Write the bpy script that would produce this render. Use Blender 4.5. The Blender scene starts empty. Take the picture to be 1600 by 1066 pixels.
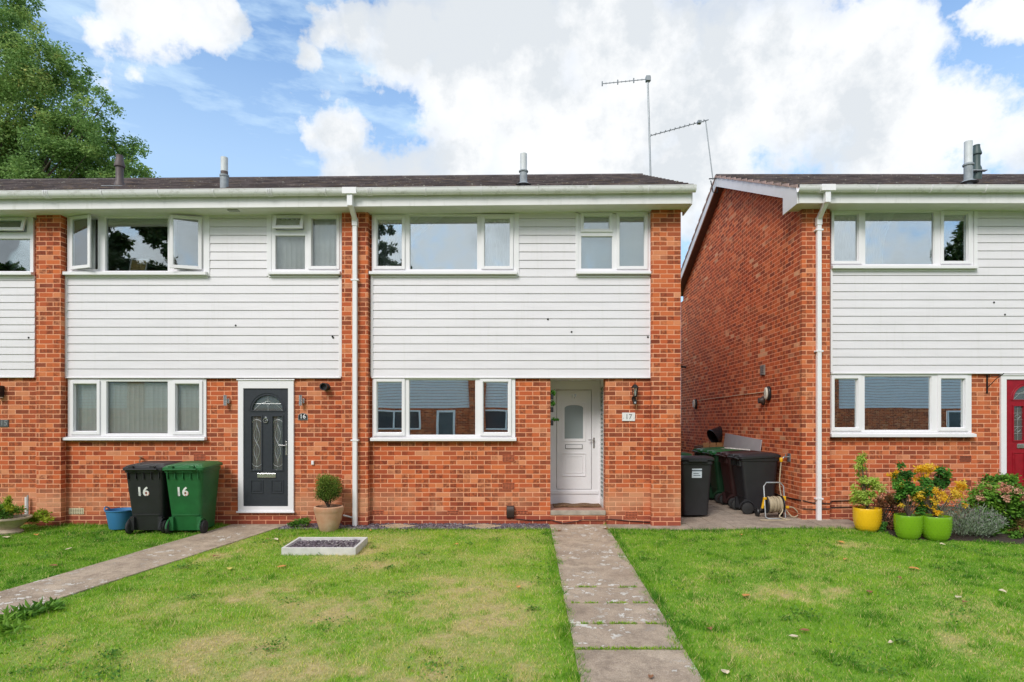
import bpy, math, random
import numpy as np
from mathutils import Vector, Matrix
random.seed(7); RNG = np.random.default_rng(7)
S = bpy.context.scene; COL = S.collection
F, D0, HZ, VX, CZ = 940.0, 9.79, 660.0, 822.0, 1.667
rad = math.radians

# ------------------------------------------------------------------ measuring: photo pixels -> metres on a plane at distance Y
def fx(px, Y=0.0): return (px-VX)*(Y+D0)/F
def fz(py, Y=0.0): return CZ+(HZ-py)*(Y+D0)/F
def rise(x):
    t = min(max((x-2.4)/2.0, 0), 1); return .06*t*t*(3-2*t)
def gz(x, y):                                   # height of the ground
    return (.0415*max(y, -12) if y < 0 else 0.0)+rise(x)
def gpt(px, py):                                # pixel -> point on the ground in front of the houses
    d = 1949/(py-621)
    for _ in range(4):
        x = (px-VX)*d/F; d = (1949-rise(x)*F)/(py-621)
    return (px-VX)*d/F, d-D0

# ------------------------------------------------------------------ objects
OFF = {}
def link(o): COL.objects.link(o); return o
def tag(o, label=None, cat=None, group=None, kind=None):
    if label: o['label'] = label
    if cat: o['category'] = cat
    if group: o['group'] = group
    if kind: o['kind'] = kind
    return o
def thing(name, label, cat, loc=(0, 0, 0), group=None, rz=0):
    o = link(bpy.data.objects.new(name, None)); o.location = loc; o.rotation_euler = (0, 0, rz)
    o.empty_display_size = .1
    OFF[o] = Vector(loc); return tag(o, label, cat, group)
def copy_tree(o, parent=None):
    c = o.copy(); link(c); c.parent = parent; OFF[c] = OFF.get(o, Vector())
    for ch in list(o.children): copy_tree(ch, c)
    return c

class MB:
    def __init__(s): s.v = []; s.f = []; s.m = []
    def add(s, vs, fs, m=0):
        n = len(s.v); s.v += [tuple(v) for v in vs]; s.f += [tuple(i+n for i in f) for f in fs]; s.m += [m]*len(fs); return s
    def box(s, x0, x1, y0, y1, z0, z1, m=0, sk=None):
        vs = [(x, y, z) for z in (z0, z1) for y in (y0, y1) for x in (x0, x1)]
        if sk: vs = [sk(*v) for v in vs]
        return s.add(vs, [(0, 2, 3, 1), (4, 5, 7, 6), (0, 1, 5, 4), (2, 6, 7, 3), (0, 4, 6, 2), (1, 3, 7, 5)], m)
    def obox(s, M, hx, hy, hz, m=0):
        vs = [M@Vector((x*hx, y*hy, z*hz)) for z in (-1, 1) for y in (-1, 1) for x in (-1, 1)]
        return s.add(vs, [(0, 2, 3, 1), (4, 5, 7, 6), (0, 1, 5, 4), (2, 6, 7, 3), (0, 4, 6, 2), (1, 3, 7, 5)], m)
    def prism(s, poly, a, b, axis='x', m=0):     # polygon in the two other axes, run along axis from a to b
        def P(p, t): return {'x': (t, p[0], p[1]), 'y': (p[0], t, p[1]), 'z': (p[0], p[1], t)}[axis]
        n = len(poly); vs = [P(p, a) for p in poly]+[P(p, b) for p in poly]
        return s.add(vs, [tuple(range(n)), tuple(range(2*n-1, n-1, -1))]+[(i, i+n, (i+1) % n+n, (i+1) % n) for i in range(n)], m)
    def tube(s, pts, r, n=8, m=0, cap=True):
        pts = [Vector(p) for p in pts]; rs = r if isinstance(r, (list, tuple)) else [r]*len(pts)
        base = len(s.v); N = len(pts); up = None
        for i, p in enumerate(pts):
            t = (pts[min(i+1, N-1)]-pts[max(i-1, 0)]).normalized()
            if up is None: up = t.orthogonal().normalized()
            up = (up-t*up.dot(t)).normalized(); w = t.cross(up)
            for k in range(n):
                a = 2*math.pi*k/n; s.v.append(tuple(p+(up*math.cos(a)+w*math.sin(a))*rs[i]))
        for i in range(N-1):
            for k in range(n):
                a = base+i*n+k; b = base+i*n+(k+1) % n; s.f.append((a, b, b+n, a+n)); s.m.append(m)
        if cap:
            s.f.append(tuple(base+k for k in range(n-1, -1, -1))); s.m.append(m)
            s.f.append(tuple(base+(N-1)*n+k for k in range(n))); s.m.append(m)
        return s
    def lathe(s, prof, c=(0, 0, 0), n=32, m=0):  # (radius, z) pairs
        base = len(s.v)
        for r, z in prof:
            for k in range(n):
                a = 2*math.pi*k/n; s.v.append((c[0]+r*math.cos(a), c[1]+r*math.sin(a), c[2]+z))
        for i in range(len(prof)-1):
            for k in range(n):
                a = base+i*n+k; b = base+i*n+(k+1) % n; s.f.append((a, b, b+n, a+n)); s.m.append(m)
        s.f.append(tuple(base+k for k in range(n-1, -1, -1))); s.m.append(m)
        s.f.append(tuple(base+(len(prof)-1)*n+k for k in range(n))); s.m.append(m)
        return s
    def panel(s, x0, x1, z0, z1, holes, y0, y1, m=0):   # upright slab with rectangular holes
        xs = sorted({x0, x1, *[min(max(h[i], x0), x1) for h in holes for i in (0, 1)]})
        for a, b in zip(xs, xs[1:]):
            if b-a < 1e-5: continue
            mid = (a+b)/2; hs = sorted([(h[2], h[3]) for h in holes if h[0] < mid < h[1]]); z = z0
            for lo, hi in hs:
                if lo > z+1e-5: s.box(a, b, y0, y1, z, lo, m)
                z = max(z, hi)
            if z1 > z+1e-5: s.box(a, b, y0, y1, z, z1, m)
        return s
    def ring(s, x0, x1, z0, z1, w, y0, y1, m=0):
        return s.panel(x0, x1, z0, z1, [(x0+w, x1-w, z0+w, z1-w)], y0, y1, m)
    def build(s, name, mats, parent=None, smooth=False, bevel=0, label=None, origin=None):
        if not isinstance(mats, (list, tuple)): mats = [mats]
        if parent is not None: off = OFF[parent]
        elif origin is not None: off = Vector(origin)
        else:
            a = np.array(s.v); off = Vector(((a[:, 0].min()+a[:, 0].max())/2, (a[:, 1].min()+a[:, 1].max())/2, a[:, 2].min()))
        me = bpy.data.meshes.new(name); me.from_pydata([(v[0]-off.x, v[1]-off.y, v[2]-off.z) for v in s.v], [], s.f)
        for m in mats: me.materials.append(m)
        me.polygons.foreach_set('material_index', s.m)
        if smooth: me.polygons.foreach_set('use_smooth', [True]*len(s.f))
        me.update(); o = link(bpy.data.objects.new(name, me)); OFF[o] = off
        if parent is not None: o.parent = parent
        else: o.location = off
        if bevel:
            b = o.modifiers.new('bevel', 'BEVEL'); b.width = bevel; b.segments = 2; b.limit_method = 'ANGLE'; b.angle_limit = rad(40)
        if smooth:
            try: me.set_sharp_from_angle(angle=rad(40))
            except Exception: pass
        if label: o['label'] = label
        return o

def text(name, txt, size, M, mat, parent, depth=.003, bold=0.0):
    cu = bpy.data.curves.new(name, 'FONT'); cu.body = txt; cu.size = size; cu.extrude = depth/2; cu.offset = bold
    cu.align_x = 'CENTER'; cu.align_y = 'CENTER'
    t = link(bpy.data.objects.new(name+'_tmp', cu)); bpy.context.view_layer.update()
    me = bpy.data.meshes.new_from_object(t.evaluated_get(bpy.context.evaluated_depsgraph_get()))
    bpy.data.objects.remove(t); me.name = name
    off = OFF[parent] if parent else Vector()
    me.transform(Matrix.Translation(-off)@M); me.materials.clear(); me.materials.append(mat)
    o = link(bpy.data.objects.new(name, me)); o.parent = parent; OFF[o] = off; return o
def front(x, y, z): return Matrix.Translation((x, y, z))@Matrix.Rotation(rad(90), 4, 'X')

# ------------------------------------------------------------------ materials
class NT:
    def __init__(s, name):
        s.mat = bpy.data.materials.new(name); s.mat.use_nodes = True; s.t = s.mat.node_tree
        s.b = s.t.nodes['Principled BSDF']; s.out = s.t.nodes['Material Output']
    def n(s, typ, **kw):
        nd = s.t.nodes.new(typ)
        for k, v in kw.items():
            if k.startswith('i_'): nd.inputs[k[2:].replace('_', ' ')].default_value = v
            else: setattr(nd, k, v)
        return nd
    def l(s, a, b): s.t.links.new(a, b)
    def noise(s, vec, scale, detail=4, rough=.55, dim='3D'):
        nd = s.n('ShaderNodeTexNoise'); nd.inputs['Scale'].default_value = scale; nd.inputs['Detail'].default_value = detail
        nd.inputs['Roughness'].default_value = rough
        if vec is not None: s.l(vec, nd.inputs['Vector'])
        return nd.outputs['Fac']
    def ramp(s, fac, stops, interp='LINEAR'):
        r = s.n('ShaderNodeValToRGB'); r.color_ramp.interpolation = interp; e = r.color_ramp.elements
        while len(e) < len(stops): e.new(.5)
        for i, (p, c) in enumerate(stops):
            e[i].position = p; e[i].color = (*c, 1) if isinstance(c, (tuple, list)) else (c, c, c, 1)
        s.l(fac, r.inputs[0]); return r.outputs[0]
    def mix(s, fac, a, b, mode='MIX'):
        m = s.n('ShaderNodeMix', data_type='RGBA', blend_type=mode)
        for sock, v in ((m.inputs[0], fac), (m.inputs[6], a), (m.inputs[7], b)):
            if hasattr(v, 'links'): s.l(v, sock)
            elif isinstance(v, (tuple, list)): sock.default_value = (*v, 1)
            else: sock.default_value = v
        return m.outputs[2]
    def math(s, op, a, b=0.0, c=0.0, clamp=False):
        m = s.n('ShaderNodeMath', operation=op, use_clamp=clamp)
        for i, v in enumerate((a, b, c)):
            if hasattr(v, 'links'): s.l(v, m.inputs[i])
            else: m.inputs[i].default_value = v
        return m.outputs[0]
    def obj(s): return s.n('ShaderNodeTexCoord').outputs['Object']
    def geo(s): return s.n('ShaderNodeNewGeometry').outputs['Position']
    def bump(s, h, strength=.3, dist=.01):
        b = s.n('ShaderNodeBump'); b.inputs['Strength'].default_value = strength; b.inputs['Distance'].default_value = dist
        s.l(h, b.inputs['Height']); s.l(b.outputs[0], s.b.inputs['Normal'])
    def col(s, c): s.l(c, s.b.inputs['Base Color']) if hasattr(c, 'links') else setattr(s.b.inputs['Base Color'], 'default_value', (*c, 1))

def simple(name, c, rough=.5, metal=0, var=.12, scale=6, bump=0, spec=.5):
    t = NT(name); v = t.obj(); f = t.noise(v, scale, 5)
    lo = tuple(x*(1-var) for x in c); hi = tuple(min(1, x*(1+var)) for x in c)
    t.col(t.ramp(f, [(.3, lo), (.7, hi)])); t.b.inputs['Roughness'].default_value = rough; t.b.inputs['Metallic'].default_value = metal
    t.b.inputs['Specular IOR Level'].default_value = spec
    if bump: t.bump(t.noise(v, scale*12, 3), bump, .004)
    return t.mat

def brick_mat(name, tint=(1, 1, 1), pale=True, engineering=False):
    t = NT(name); v = t.obj(); sp = t.n('ShaderNodeSeparateXYZ'); t.l(v, sp.inputs[0])
    u = t.math('ADD', sp.outputs[0], sp.outputs[1])
    wob = t.math('MULTIPLY_ADD', t.noise(v, 14, 2), .006, -.003)
    cb = t.n('ShaderNodeCombineXYZ'); t.l(t.math('ADD', u, wob), cb.inputs[0]); t.l(t.math('ADD', sp.outputs[2], wob), cb.inputs[1])
    def bt(w, off):
        b = t.n('ShaderNodeTexBrick', offset=off); t.l(cb.outputs[0], b.inputs['Vector'])
        b.inputs['Color1'].default_value = (0, 0, 0, 1); b.inputs['Color2'].default_value = (1, 1, 1, 1); b.inputs['Mortar'].default_value = (.5, .5, .5, 1)
        b.inputs['Scale'].default_value = 1; b.inputs['Mortar Size'].default_value = .0070; b.inputs['Mortar Smooth'].default_value = .25
        b.inputs['Brick Width'].default_value = w; b.inputs['Row Height'].default_value = .075; b.inputs['Bias'].default_value = 0
        return b
    b1 = bt(.225, .5); b2 = bt(.1125, 0.0)
    T = lambda c: tuple(min(1, a*b) for a, b in zip(c, tint))
    base = t.ramp(b1.outputs['Color'], [(0, T((.22, .048, .026))), (.14, T((.40, .078, .032))), (.30, T((.58, .120, .040))), (.44, T((.46, .088, .032))), (.58, T((.68, .165, .050))), (.72, T((.56, .114, .038))), (.86, T((.70, .21, .080))), (.96, T((.70, .29, .15))), (1, T((.26, .060, .034)))])
    hd = t.math('MULTIPLY', t.ramp(b2.outputs['Color'], [(.53, 0.0), (.66, 1.0)]), t.ramp(t.noise(v, 22, 3), [(.36, .25), (.56, .85)]))
    c = t.mix(hd, base, T((.17, .036, .018)))
    lg = t.noise(v, .55, 3); c = t.mix(t.ramp(lg, [(.38, 0.0), (.72, .32)]), c, T((.62, .22, .095)))
    c = t.mix(t.ramp(t.noise(v, 1.3, 5, .7), [(.52, 0.0), (.74, .45)]), c, T((.24, .055, .030))); c = t.mix(t.ramp(t.noise(v, 160, 3), [(.35, .25), (.6, 0.0)]), c, T((.22, .07, .04)))
    mort = t.ramp(t.noise(v, 5, 4), [(.3, T((.72, .30, .165))), (.7, T((.86, .43, .265)))])
    if not pale:   # scattered pale bricks
        b3 = bt(.225, .5); rare = t.ramp(b3.outputs['Color'], [(.92, 0.0), (.93, .85)]); c = t.mix(t.math('MULTIPLY', rare, t.ramp(t.noise(v, .9, 2), [(.45, 0.0), (.6, 1.0)])), c, (.75, .42, .24))
    if pale:   # efflorescence in the courses just above the plinth
        z = sp.outputs[2]
        bandn = t.noise(v, 1.1, 4)
        k = t.math('MULTIPLY', t.ramp(t.math('ABSOLUTE', t.math('SUBTRACT', z, .36)), [(.0, 1.0), (.28, 0.0)]), t.ramp(bandn, [(.42, 0.0), (.62, .75)]))
        c = t.mix(k, c, (.58, .30, .17))
        pl = t.math('LESS_THAN', z, .165)
        c = t.mix(t.math('MULTIPLY', pl, .75), c, t.mix(b1.outputs['Color'], (.33, .068, .04), (.22, .06, .045)))
    c = t.mix(b1.outputs['Fac'], c, mort)
    t.col(c); t.b.inputs['Roughness'].default_value = .88; t.b.inputs['Specular IOR Level'].default_value = .25
    h = t.math('ADD', t.math('MULTIPLY', b1.outputs['Fac'], -1.0), t.math('MULTIPLY', t.noise(v, 120, 4), .35))
    t.bump(h, .7, .006)
    return t.mat

M = {}
M['brick'] = brick_mat('red_brick')
M['brick_gable'] = brick_mat('gable_brick', (1.12, 1.05, 1.0), pale=False)
M['upvc'] = simple('white_upvc', (.82, .80, .825), .32, var=.02, scale=3)
t = NT('weathered_white_upvc'); v = t.obj(); mp = t.n('ShaderNodeMapping'); mp.inputs['Scale'].default_value = (7, 1, 1.2); t.l(v, mp.inputs[0])
c = t.ramp(t.noise(v, 2.5, 4), [(.3, (.72, .705, .70)), (.7, (.79, .77, .775))]); c = t.mix(t.ramp(t.noise(mp.outputs[0], 1.4, 5, .7), [(.55, 0.0), (.75, .35)]), c, (.44, .44, .38))
t.col(c); t.b.inputs['Roughness'].default_value = .42; M['upvc_old'] = t.mat
t = NT('gutter_upvc'); v = t.obj(); mp = t.n('ShaderNodeMapping'); mp.inputs['Scale'].default_value = (3, 1, 5); t.l(v, mp.inputs[0])
c = t.mix(t.ramp(t.noise(mp.outputs[0], 2.4, 6, .75), [(.52, 0.0), (.68, .6)]), (.78, .765, .775), (.44, .43, .38)); t.col(c); t.b.inputs['Roughness'].default_value = .4; M['gutter'] = t.mat
M['cream'] = simple('cream_paint', (.70, .63, .42), .6)
M['soffit'] = simple('soffit_board', (.70, .69, .65), .5, var=.04)
def clad_mat():
    t = NT('white_shiplap'); v = t.obj(); mp = t.n('ShaderNodeMapping'); mp.inputs['Scale'].default_value = (.6, 1, 5); t.l(v, mp.inputs[0])
    f = t.noise(mp.outputs[0], 2.0, 5, .6)
    c = t.ramp(f, [(.3, (.73, .700, .735)), (.65, (.785, .752, .790))])
    g = t.n('ShaderNodeMapping'); g.inputs['Scale'].default_value = (14, 1, .8); t.l(v, g.inputs[0])
    c = t.mix(t.ramp(t.noise(g.outputs[0], 1.0, 4), [(.55, 0.0), (.8, .22)]), c, (.52, .51, .46))
    t.col(c); t.b.inputs['Roughness'].default_value = .38; t.bump(t.noise(mp.outputs[0], 3, 2), .12, .01); return t.mat
M['clad'] = clad_mat()
M['groove'] = simple('cladding_joint', (.42, .41, .37), .7)
M['dark'] = simple('dark_void', (.015, .015, .015), .9)
M['plaster'] = simple('interior_plaster', (.6, .6, .57), .9)
M['plaster_dark'] = simple('interior_shade', (.16, .16, .16), .9)
M['carpet'] = simple('interior_floor', (.18, .15, .12), .95)
def glass_mat(name, refl, tint=(1, 1, 1), rough=0.0, frost=0.0):
    t = NT(name); t.t.nodes.remove(t.b)
    g = t.n('ShaderNodeBsdfGlossy'); g.inputs['Roughness'].default_value = rough; g.inputs['Color'].default_value = (.92, .97, .97, 1)
    v = t.obj(); b = t.n('ShaderNodeBump'); b.inputs['Strength'].default_value = .035; b.inputs['Distance'].default_value = .02
    t.l(t.noise(v, 1.6, 1), b.inputs['Height']); t.l(b.outputs[0], g.inputs['Normal'])
    tr = t.n('ShaderNodeBsdfTransparent'); tr.inputs['Color'].default_value = (*tint, 1); src = tr.outputs[0]
    if frost:
        df = t.n('ShaderNodeBsdfDiffuse'); df.inputs['Color'].default_value = (*[c*.55 for c in tint], 1)
        mm = t.n('ShaderNodeMixShader'); mm.inputs[0].default_value = frost; t.l(tr.outputs[0], mm.inputs[1]); t.l(df.outputs[0], mm.inputs[2]); src = mm.outputs[0]
    lw = t.n('ShaderNodeFresnel'); lw.inputs['IOR'].default_value = 1.5
    fac = t.math('ADD', lw.outputs[0], refl, clamp=True)
    mx = t.n('ShaderNodeMixShader'); t.l(fac, mx.inputs[0]); t.l(src, mx.inputs[1]); t.l(g.outputs[0], mx.inputs[2])
    t.l(mx.outputs[0], t.out.inputs['Surface']); return t.mat
M['glass'] = glass_mat('window_glass', .22, (.95, .975, .97))
M['glass_lo'] = glass_mat('window_glass_clear', .03, (.985, .99, .985))
M['glass_mid'] = glass_mat('window_glass_coated', .36, (.95, .97, .97))
M['glass_hi'] = glass_mat('window_glass_reflective', .64, (.95, .97, .97))
M['frost'] = glass_mat('obscured_glass', .05, (.65, .74, .76), .25, .8)
M['doorglass'] = glass_mat('leaded_glass', .12, (.5, .56, .54), .05, .3)
M['lead'] = simple('lead_came', (.55, .56, .56), .35, .6)
M['chrome'] = simple('brushed_chrome', (.66, .66, .66), .25, .9)
M['anthracite'] = simple('anthracite_door', (.028, .033, .042), .42, var=.1, scale=20)
M['red'] = simple('red_door', (.30, .006, .018), .35, var=.15, scale=14)
M['blackp'] = simple('black_plastic', (.016, .016, .018), .42, var=.25)
M['blackm'] = simple('black_metal', (.015, .015, .015), .35, .3)
M['concrete'] = simple('step_concrete', (.36, .31, .25), .9, var=.25, scale=7, bump=.5)
M['coir'] = simple('coir_mat', (.18, .10, .05), 1, var=.4, scale=40, bump=.8)
M['blind'] = simple('blind_fabric', (.93, .95, .93), .8, var=.05)
M['voile'] = simple('voile', (.62, .65, .64), .9, var=.05)
M['blind_pale'] = simple('pale_roller_blind', (.46, .54, .55), .8, var=.05)
M['grey'] = simple('grey_plastic', (.38, .38, .38), .5)
M['flue_white'] = simple('flue_white', (.62, .64, .65), .4, var=.1)
M['flue_grey'] = simple('flue_lead_grey', (.30, .33, .35), .55, var=.25, scale=14)
M['flue_brown'] = simple('flue_brown', (.10, .075, .07), .55, var=.25)
M['galv'] = simple('galvanised', (.28, .30, .31), .45, .7)
M['terracotta_vent'] = simple('air_brick', (.50, .125, .055), .85, var=.3, scale=30)
M['vent_hole'] = simple('air_brick_hole', (.05, .02, .015), .95)
M['verge'] = simple('verge_mortar', (.46, .33, .29), .95, var=.25, scale=9, bump=.4)
def roof_mat():
    t = NT('concrete_roof_tiles'); v = t.obj()
    c = t.ramp(t.noise(v, 2.2, 6, .65), [(.3, (.06, .048, .050)), (.55, (.11, .088, .088)), (.75, (.17, .13, .12))])
    sp = t.n('ShaderNodeSeparateXYZ'); t.l(v, sp.inputs[0])
    moss = t.ramp(t.noise(v, 5, 6, .7), [(.50, 0.0), (.66, .85)])
    c = t.mix(t.math('MULTIPLY', moss, t.ramp(t.noise(v, .35, 2), [(.4, .25), (.65, .9)])), c, (.17, .115, .05))
    c = t.mix(t.ramp(t.noise(v, 16, 4, .8), [(.60, 0.0), (.66, .85)]), c, (.40, .41, .34)); st = t.n('ShaderNodeMapping'); st.inputs['Scale'].default_value = (2, 14, 14); t.l(v, st.inputs[0]); c = t.mix(t.ramp(t.noise(st.outputs[0], 1.5, 3), [(.42, .6), (.56, 0.0)]), c, (.025, .02, .022))
    t.col(c); t.b.inputs['Roughness'].default_value = .92; t.bump(t.noise(v, 40, 5, .7), .7, .012); return t.mat
M['roof'] = roof_mat()

# ------------------------------------------------------------------ windows
def glassbox(r, y, mat, parent, th=.006):
    return MB().box(r[0], r[1], y, y+th, r[2], r[3]).build('pane', mat, parent)
def R(p, Y): return (fx(p[0], Y), fx(p[1], Y), fz(p[3], Y), fz(p[2], Y))   # (px0,px1,py0,py1) -> x0,x1,z0,z1
def window(parent, box, lights, Y, sill=None, glass='glass', label=None, gl=None, thick=.07):
    """lights: (px0,px1,py0,py1,kind) glass rectangles; kind fixed | sash | openL | openR | openT"""
    b = R(box, Y); rs = [(R(l, Y), l[4]) for l in lights]; w = .052
    holes = [(r if k in ('fixed', 'sash') else (r[0]-w*.75, r[1]+w*.75, r[2]-w*.75, r[3]+w*.75)) for r, k in rs]
    win = MB().panel(b[0], b[1], b[2], b[3], holes, Y, Y+thick).build('window', M['upvc'], parent, label=label)
    bead = MB()
    for i, (r, k) in enumerate(rs):
        g = M[gl[i]] if gl else M[glass]
        if k in ('fixed', 'sash'):
            glassbox((r[0]-.002, r[1]+.002, r[2]-.002, r[3]+.002), Y+.035, g, win)
            bead.ring(r[0]-.001, r[1]+.001, r[2]-.001, r[3]+.001, .007, Y+.018, Y+.034)
            if k == 'sash': MB().ring(r[0]-w, r[1]+w, r[2]-w, r[3]+w, w-.003, Y-.022, Y-.001).build('sash', M['upvc'], win, bevel=.004)
        else:
            x0, x1, z0, z1 = r[0]-w, r[1]+w, r[2]-w, r[3]+w
            if k == 'openL': piv = Vector((x0, Y-.004, 0)); Mx = Matrix.Translation(piv)@Matrix.Rotation(rad(-17), 4, 'Z')@Matrix.Translation(-piv)
            elif k == 'openR': piv = Vector((x1, Y-.004, 0)); Mx = Matrix.Translation(piv)@Matrix.Rotation(rad(14), 4, 'Z')@Matrix.Translation(-piv)
            else: piv = Vector((0, Y-.004, z1)); Mx = Matrix.Translation(piv)@Matrix.Rotation(rad(-16), 4, 'X')@Matrix.Translation(-piv)
            m = MB().ring(x0, x1, z0, z1, w, Y-.034, Y-.006); m.v = [tuple(Mx@Vector(v)) for v in m.v]
            m.build('open_sash', M['upvc'], win, bevel=.004)
            m = MB().box(r[0]-.002, r[1]+.002, Y-.022, Y-.016, r[2]-.002, r[3]+.002); m.v = [tuple(Mx@Vector(v)) for v in m.v]
            m.build('pane', g, win)
    if bead.v: bead.build('glazing_bead', M['upvc'], win)
    if sill:
        s = R(sill, Y); MB().prism([(Y+.01, s[2]), (Y-.075, s[2]), (Y-.075, s[3]-.018), (Y+.01, s[3]-.002)], s[0], s[1], 'x').build('sill', M['upvc'], win, bevel=.003)
    return win

def vblind(box, Y, label, angle=22, sp=.078, mat='blind', gap=None):
    b = R(box, Y); m = MB(); x = b[0]+.03
    m.box(b[0], b[1], Y-.02, Y+.03, b[3]-.035, b[3])
    while x < b[1]-.03:
        if not (gap and gap(x)):
            Mx = Matrix.Translation((x, Y, (b[2]+b[3])/2-.02))@Matrix.Rotation(rad(angle+random.uniform(-5, 5)), 4, 'Z')
            n = 5; vs = []                                      # a gently curved slat
            for z in (-1, 1):
                for i in range(n+1):
                    t = i/n*2-1; vs.append(Mx@Vector((t*.044, .007*(1-t*t), z*(b[3]-b[2]-.06)/2)))
            m.add(vs, [(i, i+1, i+n+2, i+n+1) for i in range(n)])
        x += sp*random.uniform(.97, 1.03)
    return tag(m.build('vertical_blind', M[mat], smooth=True), label, 'blind', 'blinds and curtains inside the windows')
def curtain(x0, x1, z0, z1, Y, label, mat='voile', pinch=0.0, side=1, amp=.018):
    m = MB(); n = max(20, int((x1-x0)/.012)); rows = 14
    for j in range(rows+1):
        t = j/rows; z = z1+(z0-z1)*t
        for i in range(n+1):
            u = i/n; k = 1-pinch*math.sin(min(1, t*1.3)*math.pi/2)
            x = (x0+(x1-x0)*u*k) if side > 0 else (x1-(x1-x0)*(1-u)*k)
            m.v.append((x, Y+amp*math.sin(u*(x1-x0)/.075*6.283+.4*math.sin(t*3)), z))
    for j in range(rows):
        for i in range(n):
            a = j*(n+1)+i; m.f.append((a, a+1, a+n+2, a+n+1)); m.m.append(0)
    o = m.build('curtain', M[mat], smooth=True)
    s = o.modifiers.new('thick', 'SOLIDIFY'); s.thickness = .002
    return tag(o, label, 'curtain', 'blinds and curtains inside the windows')

# ------------------------------------------------------------------ cladding
PH = .1356
def planks(m, x0, x1, z0, z1, Y, base, ph=PH):
    """shiplap boards on the course lines base + k*ph, clipped to z0..z1"""
    k = math.floor((z0-base)/ph)
    while base+k*ph < z1-.004:
        a = base+k*ph; b = a+ph; lo = max(a, z0); hi = min(b, z1)
        if hi-lo > .006:
            g = b-.0125
            yy = lambda z: Y-.016+.009*(z-a)/ph
            if hi > g+.002:
                m.prism([(Y+.012, lo), (yy(lo), lo), (yy(g), g), (Y+.002, g+.004), (Y+.002, hi), (Y+.012, hi)], x0, x1, 'x')
            else: m.prism([(Y+.012, lo), (yy(lo), lo), (yy(hi), hi), (Y+.012, hi)], x0, x1, 'x')
        k += 1

def air_brick(parent, px0, px1, py0, py1, Y=0.0, slots=False, mat='terracotta_vent'):
    r = R((px0, px1, py0, py1), Y); m = MB(); y = Y-.006
    m.box(r[0], r[1], y, Y+.02, r[2], r[3], 0)
    nx, nz = (1, 5) if slots else (8, max(2, int((r[3]-r[2])/.022)))
    w = (r[1]-r[0]-.012); h = (r[3]-r[2]-.008)
    for i in range(nx):
        for j in range(nz):
            cx = r[0]+.006+w*(i+.5)/nx; cz = r[2]+.004+h*(j+.5)/nz; a = w/nx*(.47 if slots else .30); b = h/nz*.28
            m.box(cx-a, cx+a, y-.0015, y+.002, cz-b, cz+b, 1)
    return m.build('air_brick', [M[mat], M['vent_hole']], parent)

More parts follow.
